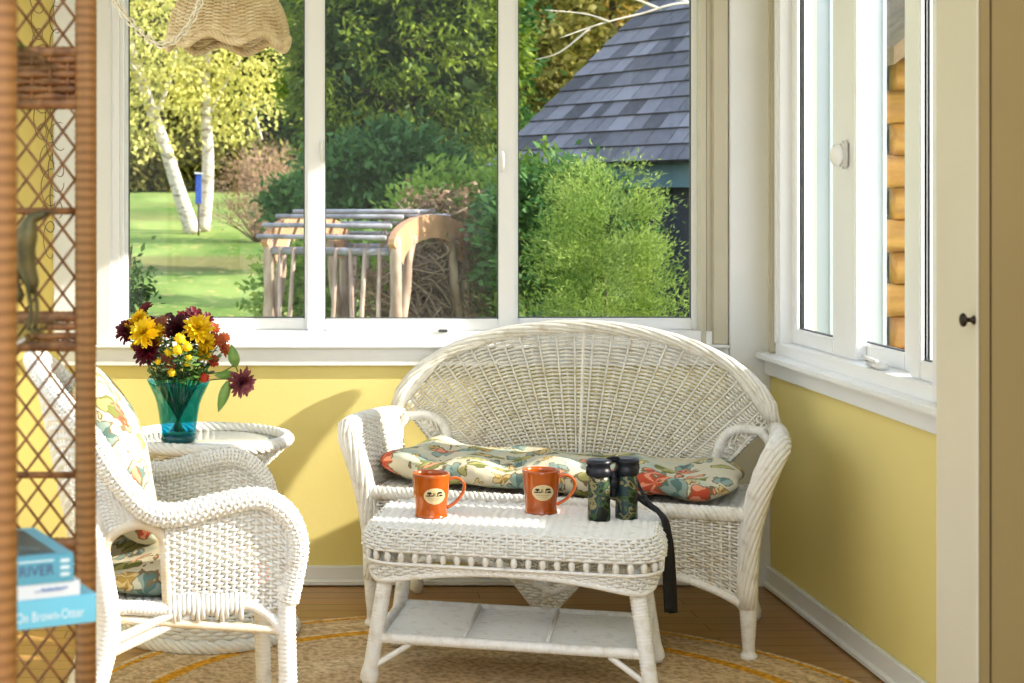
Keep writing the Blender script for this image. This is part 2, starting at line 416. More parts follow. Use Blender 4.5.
# floor: honey-coloured boards running across the room
def plank_mat():
    mt = bpy.data.materials.new('honey_boards'); mt.use_nodes = True; nt = mt.node_tree; L = nt.links.new
    b = nt.nodes['Principled BSDF']; b.inputs['Roughness'].default_value = .32
    tc = _n(nt, 'ShaderNodeTexCoord')
    br = _n(nt, 'ShaderNodeTexBrick', Scale=1.0); L(tc.outputs['Object'], br.inputs['Vector'])
    br.inputs['Brick Width'].default_value = 1.3; br.inputs['Row Height'].default_value = .082; br.inputs['Mortar Size'].default_value = .0022
    br.inputs['Color1'].default_value = (.50, .29, .115, 1); br.inputs['Color2'].default_value = (.60, .37, .16, 1); br.inputs['Mortar'].default_value = (.2, .1, .04, 1)
    mp = _n(nt, 'ShaderNodeMapping'); mp.inputs['Scale'].default_value = (3, 40, 1); L(tc.outputs['Object'], mp.inputs['Vector'])
    nz = _n(nt, 'ShaderNodeTexNoise', Scale=1.5, Detail=5.0); L(mp.outputs[0], nz.inputs['Vector'])
    mx = _n(nt, 'ShaderNodeMix', data_type='RGBA', blend_type='MULTIPLY'); mx.inputs[0].default_value = .45
    L(br.outputs['Color'], mx.inputs[6]); L(nz.outputs['Color'], mx.inputs[7]); L(mx.outputs[2], b.inputs['Base Color'])
    return mt
m = MB(); m.box2((XL - .1, -1.5, -.06), (XR + .12, YB + .12, 0)); struct(m.build('floor', plank_mat(), None, False))
# baseboards
m = MB(); m.box2((XL, YB - .016, 0), (XR, YB, .068), bev=.004); m.tube([(XL, YB - .018, .012), (XR, YB - .018, .012)], .011, 6)
struct(m.build('baseboard_back', M['white'], None, False))
m = MB(); m.box2((XR - .016, 2.0, 0), (XR, YB, .075), bev=.004); m.tube([(XR - .018, 2.0, .012), (XR - .018, YB, .012)], .011, 6)
struct(m.build('baseboard_right', M['white'], None, False))

# ---- window_1: three-light sliding window in the back wall
w1 = bpy.data.objects.new('window_1', None); col.objects.link(w1); w1.location = (fx(410), YB, WZ0); struct(w1)
o1 = np.array([fx(410), YB, WZ0])
def part(mb, name, mats, parent, origin, smooth_=False):
    mb.v = [v - np.asarray(origin) for v in mb.v]; return mb.build(name, mats, parent, smooth_)
m = MB()
m.box2((WX0, YB - .012, WZ0), (fx(119.5), YB + .10, WZ1)); m.box2((fx(119), YB + .004, WZ0), (fx(124), YB + .1, WZ1))
m.box2((WX0 - .002, YB - .014, WZ0), (WX1 + .002, YB + .10, fz(331))); m.box2((WX0, YB - .012, 2.19), (WX1, YB + .10, WZ1))
part(m, 'window_frame', M['vinyl'], w1, o1)
m = MB(); m.box2((fx(700), YB - .016, WZ0), (fx(705), YB + .098, WZ1)); m.box2((fx(706), YB - .008, WZ0), (WX1, YB + .098, WZ1)); part(m, 'shaded_jamb', M['cream'], w1, o1)  # cream tone stands in for shade on the white right jamb
def sash(name, parent, org, a0, a1, g0, g1, zb, zg, zt, y, t, axis, gm=M['glass'], latch=None):
    """sash from a0..a1 along the wall with glass g0..g1; axis 0: back wall, 1: right wall"""
    def B(m, p, q, mi=0, bev=.004):
        a = (p[0], y, p[1]) if axis == 0 else (y, p[0], p[1]); b = (q[0], y + t, q[1]) if axis == 0 else (y + t, q[0], q[1])
        m.box2(a, b, mi, bev)
    m = MB(); B(m, (a0, zb), (g0, zt)); B(m, (g1, zb), (a1, zt)); B(m, (g0, zb), (g1, zg)); B(m, (g0, zt - .05), (g1, zt))
    s = part(m, 'sash', M['vinyl'], parent, org)
    m = MB(); e = .0035
    for (p, q) in (((g0, zg), (g0 + e, zt - .05)), ((g1 - e, zg), (g1, zt - .05)), ((g0, zg), (g1, zg + e))):
        yy = y + t * .35
        a = (p[0], yy, p[1]) if axis == 0 else (yy, p[0], p[1]); b = (q[0], yy + t * .4, q[1]) if axis == 0 else (yy + t * .4, q[0], q[1])
        m.box2(a, b)
    part(m, 'gasket', M['gasket'], s, org)
    m = MB(); yy = y + t * .5
    a = (g0, yy, zg) if axis == 0 else (yy, g0, zg); b = (g1, yy + .003, zt - .05) if axis == 0 else (yy + .003, g1, zt - .05)
    m.box2(a, b); part(m, 'pane', gm, s, org); return s
zg = fz(319)
s1 = sash('sash', w1, o1, fx(117.5), fx(313), fx(127), fx(305), fz(331), zg, 2.2, YB + .045, .03, 0)
s3 = sash('sash', w1, o1, fx(510), fx(703), fx(520), fx(695), fz(331), zg, 2.2, YB + .045, .03, 0)
s2 = sash('sash', w1, o1, fx(307), fx(516), fx(325), fx(499), fz(331), zg, 2.2, YB + .008, .03, 0)
def latch(name, c, parent, org):
    c = np.asarray(c); m = MB()
    m.box(c + (0, -.006, 0), (.016, .012, .07), 0, None, .005); m.tube(smooth([c + (0, -.012, -.03), c + (.0, -.028, -.01), c + (0, -.03, .02), c + (0, -.012, .034)], 5), .006, 8)
    return part(m, name, M['handle'], parent, org, True)
latch('latch', (fx(322), YB + .006, fz(152)), s2, o1); latch('latch', (fx(502), YB + .006, fz(162)), s2, o1)
m = MB(); m.box2((fx(438), YB - .02, fz(332)), (fx(447), YB - .012, fz(329)), bev=.002); part(m, 'sash_stop', M['gasket'], w1, o1)
# trim round the window: casings, stool and apron
m = MB(); m.box2((fx(54), YB - .02, fz(344.2)), (fx(95), YB, 2.3), bev=.004); m.box2((fx(97), YB - .026, fz(344.2)), (fx(112), YB + .01, 2.3), bev=.004); struct(m.build('trim_1', M['white'], None, False))
m = MB(); m.box2((WX1, YB - .022, fz(344.2)), (fx(727), YB, 2.3), bev=.004); struct(m.build('trim_2', M['cream'], None, False))  # right casing, its shade put into the darker cream colour
m = MB(); m.box2((fx(727.5), YB - .03, .0), (XR - .0, YB, 2.45), bev=.003); struct(m.build('trim_3', M['white'], None, False))
m = MB(); m.box2((fx(54), YB - .045, fz(347)), (fx(727), YB + .02, fz(344)), bev=.003); m.box2((fx(60), YB - .022, fz(365)), (fx(727), YB, fz(346.9)), bev=.001)
struct(m.build('trim_4', M['white'], None, False))

# ---- window_2: sliding window in the right wall
w2 = bpy.data.objects.new('window_2', None); col.objects.link(w2); o2 = np.array([XR, 4.73, .795]); w2.location = o2; struct(w2)
m = MB(); X0, X1 = XR - .01, XR + .10
m.box2((X0, 5.43, .795), (X1, 5.47, WZ1)); m.box2((X0 - .008, 5.452, .8355), (X0 + .004, 5.469, WZ1)); m.box2((X0, 4.14, .795), (X1, 4.16, WZ1)); m.box2((X0 - .003, 4.138, .795), (X1 + .002, 5.472, .835)); m.box2((X0, 4.14, 2.19), (X1, 5.47, WZ1))
part(m, 'window_frame', M['vinyl'], w2, o2)
t1 = sash('sash', w2, o2, 5.435, 4.83, 5.385, 5.03, .835, .885, 2.2, XR + .028, .035, 1)
t2 = sash('sash', w2, o2, 5.0, 4.46, 4.95, 4.54, .835, .885, 2.2, XR + .062, .03, 1)
t3 = sash('sash', w2, o2, 4.385, 4.155, 4.315, 4.175, .835, .885, 2.2, XR + .018, .035, 1)
c = np.array([XR + .028, 4.90, fz(155, 4.9)]); m = MB()
m.box(c + (-.008, 0, 0), (.018, .05, .085), 0, None, .008); m.sphere(c + (-.03, 0, 0), (.02, .026, .034), 14, 8); m.tube([c + (-.015, 0, 0), c + (-.03, 0, 0)], .012, 8)
part(m, 'cam_latch', M['handle'], t1, o2, True)
m = MB(); c = np.array([XR + .01, 4.60, .845]); m.box(c, (.03, .10, .018), 0, None, .004); m.tube([c + (-.01, -.02, .012), c + (-.02, .06, .02)], .006, 6); part(m, 'crank_handle', M['handle'], w2, o2, True)
m = MB(); m.box2((XR - .06, 3.6, .775), (XR + .02, YB - .05, .797), bev=.005); m.box2((XR - .022, 3.62, .72), (XR, YB - .03, .775), bev=.003); struct(m.build('trim_5', M['white'], None, False))
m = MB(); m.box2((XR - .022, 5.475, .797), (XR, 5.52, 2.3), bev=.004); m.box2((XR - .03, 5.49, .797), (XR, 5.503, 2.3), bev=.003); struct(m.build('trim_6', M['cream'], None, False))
m = MB(); m.box2((XR - .02, 4.04, .797), (XR, 4.14, 2.3), bev=.004); struct(m.build('trim_7', M['white'], None, False))
# window_3: the next window along the same wall, behind the cupboard from here
w3 = bpy.data.objects.new('window_3', None); col.objects.link(w3); o3 = np.array([XR, 3.25, .795]); w3.location = o3; struct(w3)
m = MB(); m.box2((X0, 2.9, .795), (X1, 2.93, WZ1)); m.box2((X0, 3.57, .795), (X1, 3.60, WZ1)); m.box2((X0, 2.9, .795), (X1, 3.60, .84)); m.box2((X0, 2.9, 2.18), (X1, 3.60, WZ1))
part(m, 'window_frame', M['vinyl'], w3, o3)
m = MB(); m.box2((XR + .05, 2.93, .84), (XR + .053, 3.57, 2.18)); part(m, 'pane', M['glass'], w3, o3)

w4 = bpy.data.objects.new('window_4', None); col.objects.link(w4); o4 = np.array([XL, 3.9, .8]); w4.location = o4; struct(w4)
m = MB(); m.box2((XL - .1, 2.8, .8), (XL + .01, 2.84, WZ1)); m.box2((XL - .1, 4.96, .8), (XL + .01, 5.0, WZ1)); m.box2((XL - .1, 3.88, .8), (XL + .01, 3.92, WZ1)); m.box2((XL - .1, 2.8, .8), (XL + .01, 5.0, .84)); m.box2((XL - .1, 2.8, 2.18), (XL + .01, 5.0, WZ1))
part(m, 'window_frame', M['vinyl'], w4, o4)
m = MB(); m.box2((XL - .06, 2.84, .84), (XL - .057, 4.96, 2.18)); part(m, 'pane', M['glass'], w4, o4)
# ---- tall cupboard against the right wall
cb = thing('tall_cupboard', 'tall cream painted cupboard with a small dark knob at the right edge', 'cupboard', (1.32, 2.70, 0))
XC = 1.10; Y0, Y1 = F * XC / 696, F * XC / 654; oc = np.array([1.32, 2.70, 0])
m = MB(); m.box2((XC + .018, Y0 + .012, 0), (XR - .03, Y1, 2.44)); m.box2((XC + .018, Y1 - .02, 0), (XC + .03, Y1 + .004, 2.44)); part(m, 'carcass', M['cream'], cb, oc)
m = MB(); m.box2((XC, Y0 + .004, .06), (XC + .018, Y1, 2.42), bev=.002); dr = part(m, 'door', M['cream'], cb, oc)
m = MB(); ky = F * XC / 692; kc = np.array([XC, ky, fz(320, ky)])
m.lathe([(.0075, 0), (.005, .003), (.0035, .007), (.004, .012), (.0095, .0145), (.0115, .017), (.010, .020), (.005, .022), (0, .0225)], 16)
m.v = [np.stack([-v[:, 2], v[:, 1], v[:, 0]], 1) + kc for v in m.v]; part(m, 'knob', M['iron'], dr, oc, True)
m = MB(); m.box2((XC + .003, Y0, 0), (XC + .019, Y0 + .012, 2.44), bev=.001); m.box2((XC + .0215, Y0, 0), (XR - .03, Y0 + .012, 2.44), bev=.001); part(m, 'end_panel', M['tan'], cb, oc)  # tan colour carries the shade on the side turned from the windows
# ================================================================== BRAIDED RUG
def rug_mat():
    mt = bpy.data.materials.new('braided_jute'); mt.use_nodes = True; nt = mt.node_tree; L = nt.links.new
    b = nt.nodes['Principled BSDF']; b.inputs['Roughness'].default_value = .9; b.inputs['Specular IOR Level'].default_value = .1
    tc = _n(nt, 'ShaderNodeTexCoord'); ln = _n(nt, 'ShaderNodeVectorMath', operation='LENGTH')
    fl = _n(nt, 'ShaderNodeVectorMath', operation='MULTIPLY'); fl.inputs[1].default_value = (1, 1, 0)
    L(tc.outputs['Object'], fl.inputs[0]); L(fl.outputs[0], ln.inputs[0])
    r = _n(nt, 'ShaderNodeValToRGB'); r.color_ramp.interpolation = 'CONSTANT'
    tan, gold, pale = (.70, .53, .33, 1), (.78, .42, .06, 1), (.78, .62, .41, 1)
    st = [(0, tan), (.35, gold), (.37, tan), (.60, pale), (.70, tan), (.90, gold), (.935, pale), (.95, tan), (1.0, pale), (1.035, tan), (1.08, gold), (1.095, pale)]
    e = r.color_ramp.elements
    e[0].position = 0; e[0].color = st[0][1]; e[1].position = st[1][0] / 1.2; e[1].color = st[1][1]
    for p_, c_ in st[2:]:
        q = e.new(p_ / 1.2); q.color = c_
    dv = _n(nt, 'ShaderNodeMath', operation='DIVIDE'); dv.inputs[1].default_value = 1.2; L(ln.outputs['Value'], dv.inputs[0]); L(dv.outputs[0], r.inputs['Fac'])
    nz = _n(nt, 'ShaderNodeTexNoise', Scale=55.0, Detail=4.0); L(tc.outputs['Object'], nz.inputs['Vector'])
    r2 = _n(nt, 'ShaderNodeValToRGB'); r2.color_ramp.elements[0].color = (.55, .50, .44, 1); r2.color_ramp.elements[0].position = .35; r2.color_ramp.elements[1].position = .6
    L(nz.outputs['Fac'], r2.inputs['Fac'])
    mx = _n(nt, 'ShaderNodeMix', data_type='RGBA', blend_type='MULTIPLY'); mx.inputs[0].default_value = .8
    L(r.outputs['Color'], mx.inputs[6]); L(r2.outputs['Color'], mx.inputs[7]); L(mx.outputs[2], b.inputs['Base Color'])
    return mt
rc = (.51, 4.08, 0); m = MB()
R = np.arange(.02, 1.118, .017)
prof = []
for i, r in enumerate(R): prof += [(r - .0085, .002), (r - .004, .0048), (r + .004, .0048)]
prof += [(1.122, .002), (1.124, .0002)]
m.lathe(prof, 120, (0, 0, 0), cap=False); rug = m.build('braided_rug', rug_mat()); rug.location = rc
tag(rug, 'round braided jute rug with gold rings under the wicker table', 'rug')

# ================================================================== WICKER LOVESEAT  (x right, y to the back)
LS = (.885, 5.108, 0); LR = math.radians(-19.5)
ls = thing('wicker_loveseat', 'white wicker loveseat with arched back and floral seat pad, in the corner', 'loveseat', LS, LR)
A, ZA, HA = .605, .605, .288
def arch(ang):      # ang in [-1,1] across the top of the back
    th = ang * PI / 2; return A * np.sin(th), ZA + HA * np.clip(np.cos(th), -.1, 1)
def backy(x, z): return .22 + .20 * (z - .42) - .06 * np.abs(x / .62) ** 3
FOOT = smooth([(0, 0, .405), (.15, 0, .405), (.29, 0, .405), (.405, 0, .41), (.425, 0, .49), (.45, 0, .562), (.50, 0, .592), (.565, 0, .588)], 8)
FK = np.linspace(0, 1, len(FOOT))
def S_back(u, v):       # spokes fan out from the seat and from the round openings up to the arch
    xt, zt = arch(np.clip(u, -1.01, 1.01)); zt = zt - .008; k = np.interp(np.abs(u), [0, .4, .745, .92, 1], [0, .11, .22, .43, 1])
    xb = np.sign(u) * np.interp(k, FK, FOOT[:, 0]); zb = np.interp(k, FK, FOOT[:, 2])
    x = xb + (xt - xb) * v; z = zb + (zt - zb) * v
    return np.stack([x, backy(x, z), z], -1)
m = MB(); 
def thin(u, v, p):       # weavers drop out where the fan narrows beside the openings
    if np.ptp(v) > 1e-9: return np.ones(len(u), bool)
    j = int(round(v[0] / .97 * 39)); a = np.abs(u)
    return (a < .86) | ((a < .95) & (j % 2 == 0)) | (j % 4 == 0)
weave(m, S_back, 61, 40, .0036, .0044, amp=.0066, mask=thin, u0=-.995, u1=.995, v0=.0, v1=.97, flat=.95, alt=0)
m.tube([S_back(np.array(0.), np.array(v)) + (0, -.006, 0) for v in np.linspace(0, .98, 12)], .006, 6)
m.build('backrest', M['wicker_seat'], ls)
# rolled border over the back, and one down the front of each arm
def arm_path(s):
    return [(s * .552, -.262, .15), (s * .553, -.266, .26), (s * .562, -.274, .37), (s * .586, -.283, .48), (s * .617, -.284, .565), (s * .636, -.248, .600), (s * .636, -.12, .606), (s * .628, .03, .606), (s * .618, .14, .604), (s * .60, .195, .602)]
up = []
for a in np.linspace(-.99, .99, 41):
    x, z = arch(a); up.append((x, backy(x, z) - .004, z))
m = MB(); m.rope(smooth(up, 3), .016, 9, lay=.85); m.build('back_border', M['wicker_seat'], ls)
for s in (-1, 1):
    mm = MB(); pth = smooth(arm_path(s), 8)
    mm.rope(pth, [.021, .023, .025, .027, .028, .027, .023, .020, .017, .014], 13, lay=.75); mm.build('arm_border', M['wicker_seat'], ls)
# side panels under the arms, and the round-topped openings beside the back
def S_side(s):
    def fn(u, v):
        y = -.255 + u * .43; zt = .592 + 0 * u; zb = .20 + .10 * np.sin(PI * np.clip(u, 0, 1)); z = zb + (zt - zb) * v
        x = s * (.555 + .070 * np.clip((z - .2) / .43, 0, 1) ** 1.3 - .02 * u); return np.stack([x, y, z], -1)
    return fn
for s in (-1, 1):
    m = MB(); weave(m, S_side(s), 17, 38, .0042, .0040, amp=.005, flat=1.05); m.build('arm_panel', M['wicker_seat'], ls)
    edge = [(s * x, float(backy(x, z)) - .006, z) for x, _, z in FOOT[22:]]
    m = MB(); m.wrap(edge + [(s * .592, .19, .56), (s * .590, .185, .50), (s * .578, .182, .42)], .0155, .0075, 10, .07)
    m.build('opening_border', M['wrap'], ls)
# seat deck, its front rail, and the scalloped front skirt
def S_seat(u, v): return np.stack([-.555 + 1.11 * u, -.265 + .47 * v, .412 + 0 * u], -1)
m = MB(); weave(m, S_seat, 42, 40, .004, .0044); m.box2((-.55, -.255, .395), (.55, .20, .404)); m.build('seat', M['wicker_seat'], ls)
def skirt_b(x):
    k = np.abs(x) / .555; return .155 + .085 * np.sin(PI * np.clip(k, 0, 1)) ** .8
def S_skirt(u, v):
    x = -.555 + 1.11 * u; zb = skirt_b(x); z = zb + (.408 - zb) * v; return np.stack([x, -.268 - .012 * v + 0 * x, z], -1)
m = MB(); weave(m, S_skirt, 46, 25, .0046, .0039, amp=.0054, flat=1.0); m.build('front_skirt', M['wicker_seat'], ls)
m = MB(); m.rope([(-.56, -.28, .415), (.56, -.28, .415)], .012, 4, lay=.06); m.build('front_rail', M['wicker_seat'], ls)
m = MB(); xs = np.linspace(-.555, .555, 60); m.wrap([(x, -.27, skirt_b(x) - .008) for x in xs], .013, .008, 8); m.build('skirt_border', M['wrap'], ls)
def leg_mb(top, bot, r=.021, foot=.026, end=.92):
    top = np.array(top, float); bot = np.array(bot, float); m = MB(); d = bot - top
    m.wrap([top, top + d * .80], [r, r * end], .009, 10)
    m.tube(smooth([top + d * .78, top + d * .84, top + d * .91, top + d * .96, bot], 5), np.interp(np.linspace(0, 1, 21), [0, .3, .55, .8, 1], [r * end, r * end, foot, foot * .95, foot * .6]), 12)
    return m
for s in (-1, 1):
    leg_mb((s * .555, -.26, .17), (s * .556, -.25, 0), .027, .025, .64).build('leg', M['wrap'], ls)
    leg_mb((s * .535, .205, .42), (s * .54, .215, 0), .022, .025, .75).build('leg', M['wrap'], ls)
# middle front leg with a small woven V bracket
lm = leg_mb((-.02, -.262, .19), (-.02, -.255, 0), .02).build('leg', M['wrap'], ls)
def S_v(u, v): w = .02 + .085 * v; return np.stack([-.02 + (u - .5) * 2 * w, -.275 + 0 * v, .085 + .10 * v], -1)
m = MB(); weave(m, S_v, 9, 12, .0035, .004); m.build('bracket', M['wicker_seat'], lm)

# floral seat pad lying on the loveseat
def pad(name, size, n=(60, 30), sag=.0, seed=1, tuft=None, power=4.0):
    """soft pad: superellipse outline, pillowed top, dented where it is tufted"""
    r_ = np.random.default_rng(seed); sx, sy, sz = size
    ph = r_.uniform(0, 6, 6)
    def fn(U, V):
        th = 2 * PI * U; la = (V - .5) * PI
        c, s_ = np.cos(th), np.sin(th); e = 2 / power
        cx = np.sign(c) * np.abs(c) ** e; cy = np.sign(s_) * np.abs(s_) ** e
        k = np.abs(np.cos(la)) ** .55; x = cx * k * sx / 2; y = cy * k * sy / 2; zz = np.sign(np.sin(la)) * np.abs(np.sin(la)) ** .8 * sz / 2
        z = zz * (1 + .12 * np.sin(9 * x / sx + ph[0]) * np.cos(5 * y / sy + ph[1]))
        x = x + .010 * np.sin(30 * z + 14 * y + ph[2]); y = y + .012 * np.sin(17 * x + ph[3]) + .006 * np.sin(41 * x + ph[4])
        z = z + .006 * np.sin(23 * x + 9 * y + ph[5]) * (1 + sag)
        if tuft:
            for (tx, ty) in tuft:
                d2 = (x - tx) ** 2 + (y - ty) ** 2
                z = z * (1 - .55 * np.exp(-d2 / .003))
        return np.stack([x, y, z], -1)
    m = MB(); m.grid(fn, n[0] * 2, n[1], 0, True); return m
m = pad('seat_pad', (1.09, .46, .098), (90, 32), .5, 3, [(x, y) for x in (-.36, -.12, .12, .36) for y in (-.13, .0, .13)], 5)
# the pad has been pushed up at its left end
V = np.concatenate(m.v); k = np.exp(-((V[:, 0] + .44) / .10) ** 2); V[:, 2] += .014 * k; V[:, 2] *= 1 + .30 * k
m.v = [V]
sp = m.build('seat_cushion', M['floral']); sp.location = (LS[0] - .028, LS[1] - .012, .470); sp.rotation_euler = (0, 0, LR)
tag(sp, 'long floral tufted seat pad lying on the white wicker loveseat', 'cushion')

# ================================================================== WICKER COFFEE TABLE
CT = (.640, 4.515, 0); CR = math.radians(-14); ZT = .435
ct = thing('wicker_table', 'low white wicker table with beaded apron, holding the two mugs', 'table', CT, CR)
def rrect(t, hx, hy, r):
    """rounded rectangle, t in [0,1) anticlockwise from the front middle"""
    seg = [hx - r, PI / 2 * r, 2 * (hy - r), PI / 2 * r, 2 * (hx - r), PI / 2 * r, 2 * (hy - r), PI / 2 * r, hx - r]
    tot = sum(seg); s = (np.asarray(t) % 1.0) * tot; x = np.zeros_like(s); y = np.zeros_like(s)
    cum = np.r_[0, np.cumsum(seg)]
    for i in range(9):
        k = (s >= cum[i]) & (s <= cum[i + 1]); q = s[k] - cum[i]
        if i == 0: x[k] = q; y[k] = -hy
        elif i == 1: a = q / r - PI / 2; x[k] = hx - r + r * np.cos(a); y[k] = -hy + r + r * np.sin(a)
        elif i == 2: x[k] = hx; y[k] = -hy + r + q
        elif i == 3: a = q / r; x[k] = hx - r + r * np.cos(a); y[k] = hy - r + r * np.sin(a)
        elif i == 4: x[k] = hx - r - q; y[k] = hy
        elif i == 5: a = q / r + PI / 2; x[k] = -hx + r + r * np.cos(a); y[k] = hy - r + r * np.sin(a)
        elif i == 6: x[k] = -hx; y[k] = hy - r - q
        elif i == 7: a = q / r + PI; x[k] = -hx + r + r * np.cos(a); y[k] = -hy + r + r * np.sin(a)
        else: x[k] = -hx + r + q; y[k] = -hy
    return x, y
HX, HY, RC = .385, .225, .10
def S_top(u, v): return np.stack([-HX + 2 * HX * u, -HY + 2 * HY * v, ZT - .005 + 0 * u], -1)
def m_top(u, v, p):
    x, y = np.abs(p[..., 0]), np.abs(p[..., 1]); dx = np.maximum(x - (HX - RC), 0); dy = np.maximum(y - (HY - RC), 0)
    return (dx * dx + dy * dy < (RC - .006) ** 2)
m = MB(); weave(m, S_top, 36, 50, .0035, .0042, amp=.0034, mask=m_top, flat=1.05)
V = MB(); t = np.linspace(0, 1, 80, endpoint=False); x, y = rrect(t, HX - .01, HY - .01, RC - .01)
m.add(np.stack([x, y, np.full_like(x, ZT - .008)], 1), [tuple(range(80))])
m.build('table_top', M['wicker'], ct)
def S_band(z0, z1, b, hx=HX, hy=HY, rr=RC):
    def fn(u, v):
        off = b(v); x, y = rrect(u, hx, hy, rr); x1, y1 = rrect(u, hx + .01, hy + .01, rr + .01)
        return np.stack([x + (x1 - x) / .01 * off, y + (y1 - y) / .01 * off, z0 + (z1 - z0) * v], -1)
    return fn
m = MB(); weave(m, S_band(.379, .433, lambda v: .012 - .022 * v ** 2), 110, 8, .004, .0042, amp=.0045, flat=1.05, closed=True); m.build('edge_band', M['wicker'], ct)
def apron_z(u, v):
    x, y = rrect(u, HX, HY, RC)
    kx = np.clip(1 - (np.abs(x) / (HX - .02)) ** 2, 0, 1) * (np.abs(y) > HY - .05); ky = np.clip(1 - (np.abs(y) / (HY - .02)) ** 2, 0, 1) * (np.abs(x) > HX - .05)
    return .288 + .040 * np.maximum(kx, ky * .8)
def S_apron(u, v):
    zb = apron_z(u, v); x, y = rrect(u, HX, HY, RC); s_ = .97 + .03 * v; return np.stack([x * s_, y * s_, zb + (.342 - zb) * v], -1)
m = MB(); weave(m, S_apron, 110, 7, .004, .0042, amp=.0045, closed=True, flat=1.05); m.build('apron', M['wicker'], ct)
m = MB()
for z in (.3775, .3435):
    x, y = rrect(np.linspace(0, 1, 160), HX + .008, HY + .008, RC + .008); m.tube(np.stack([x, y, np.full_like(x, z)], 1), .005, 6)
p_ = S_apron(np.linspace(0, 1, 160), np.zeros(160)); m.wrap(p_, .009, .008, 8)
x, y = rrect(np.linspace(0, 1, 160), HX - .02, HY - .02, RC - .02)
m.build('apron_border', M['wrap'], ct)
bm_ = MB(); bm_.sphere((0, 0, 0), (.0092, .0092, .0155), 10, 8)
bead = None; NB = 62
for i in range(NB):
    x, y = rrect(np.array([(i + .5) / NB]), HX + .004, HY + .004, RC)
    if bead is None: b_ = bead = bm_.build('bead', M['wrap'], ct)
    else: b_ = bead.copy(); col.objects.link(b_); b_.parent = ct
    b_.location = (float(x[0]), float(y[0]), .3605)
def tleg(s, q):
    top = (s * .318, q * .165, .375); bot = (s * .372, q * .205, 0.012); return leg_mb(top, bot, .022, .025)
for s in (-1, 1):
    for q in (-1, 1): tleg(s, q).build('leg', M['wrap'], ct)
SZ = .135; m = MB()
for yy in np.linspace(-.165, .165, 19): m.tube([(-.335, yy, SZ), (.335, yy, SZ)], .0060, 6, r2=.0068)
for xx in (-.12, .10): m.tube([(xx, -.17, SZ + .011), (xx, .17, SZ + .011)], .006, 6)
m.build('shelf', M['wicker'], ct)
m = MB()
for (a, b) in (((-.35, -.188), (.35, -.188)), ((-.35, .188), (.35, .188)), ((-.35, -.188), (-.35, .188)), ((.35, -.188), (.35, .188))): m.wrap([(*a, SZ), (*b, SZ)], .015, .009, 8)
m.build('shelf_frame', M['wrap'], ct)
for s in (-1, 1):
    for q in (-1, 1):
        m = MB(); m.wrap([(s * .365, q * .20, .055), (s * .26, q * .185, SZ - .012)], .0085, .008, 8); m.build('brace', M['wrap'], ct)
# ================================================================== MUGS
def mug_mats(): return [M['orange'], M['emblem'], M['ink']]
def mug_r(z): return .0455 + .0075 * (z / .118) ** 1.6 - .003 * math.sin(min(1, z / .06) * PI)
def make_mug():
    root = thing('mug', 'x', 'mug')
    m = MB(); H = .118
    zs = np.linspace(0.004, H, 16)
    prof = [(0, .001), (.040, .001), (.044, 0), (.0465, .002)] + [(mug_r(z), z) for z in zs] + [(mug_r(H) - .002, H + .002), (mug_r(H) - .0045, H)] + [(mug_r(z) - .005, z) for z in zs[::-1][1:-2]] + [(.02, .008), (0, .008)]
    m.lathe(prof, 40, cap=False); m.build('body', M['orange'], root)
    m = MB(); m.tube(smooth([(.047, 0, .098), (.064, 0, .104), (.083, 0, .099), (.094, 0, .082), (.088, 0, .060), (.070, 0, .038), (.044, 0, .022)], 8), .0052, 10, N=np.tile([[0, 1., 0]], (49, 1)), r2=.0045)
    m.v = [v * np.array([1, 1.5, 1]) for v in m.v]; m.build('handle', M['orange'], root)
    # oval maker's medallion on the front: trees and a cabin roof over small lettering
    def onto(a, z, e):
        r = np.vectorize(mug_r)(z) + e; th = -PI / 2 + a / .047; return np.stack([r * np.cos(th), r * np.sin(th), z], -1)
    zc = .062
    def fn(U, V):
        th = 2 * PI * U; k = V; return onto(.0305 * k * np.cos(th), zc + .0225 * k * np.sin(th), .0012 - .0006 * (V > .93))
    m = MB(); m.grid(fn, 40, 6, 0, True); em = m.build('medallion', M['emblem'], root)
    def poly(m, pts, e=.0021):
        p = np.array(pts); c = p.mean(0); v = onto(1.9 * np.r_[p[:, 0], c[0]], zc + 1.6 * np.r_[p[:, 1], c[1]], e); n = len(p)
        m.add(v, [(i, (i + 1) % n, n) for i in range(n)])
    m = MB()
    def ell(cx, cy, a, b): return [(cx + a * math.cos(t), cy + b * math.sin(t)) for t in np.linspace(0, 2 * PI, 12, endpoint=False)]
    poly(m, ell(-.0078, .0056, .0032, .0020)); poly(m, [(-.0085, .001), (-.0070, .001), (-.0072, .006), (-.0080, .006)]); poly(m, ell(-.0095, .0010, .0035, .0011)); poly(m, ell(-.0045, .0012, .0025, .0010))
    for x in (-.0022, -.0005): poly(m, [(x - .0005, .0008), (x + .0005, .0008), (x + .0004, .0066), (x - .0004, .0066)])
    poly(m, [(.0022, .0045), (.0040, .0078), (.0085, .0084), (.0112, .0048)]); poly(m, [(.0030, .0004), (.0042, .0004), (.0042, .0045), (.0030, .0045)])
    poly(m, [(.0058, .0004), (.0110, .0004), (.0108, .0032), (.0058, .0032)]); poly(m, [(.001, .0), (.0118, -.0002), (.0118, .0006), (.001, .0008)])
    for k in range(9): poly(m, [(-.0094 + k * .0021, -.0042), (-.0081 + k * .0021, -.0042), (-.0081 + k * .0021, -.0034), (-.0094 + k * .0021, -.0034)], .0021)
    for k in range(6): poly(m, [(-.006 + k * .0021, -.0072), (-.0048 + k * .0021, -.0072), (-.0048 + k * .0021, -.0066), (-.006 + k * .0021, -.0066)], .0021)
    m.build('print', M['ink'], em)
    return root
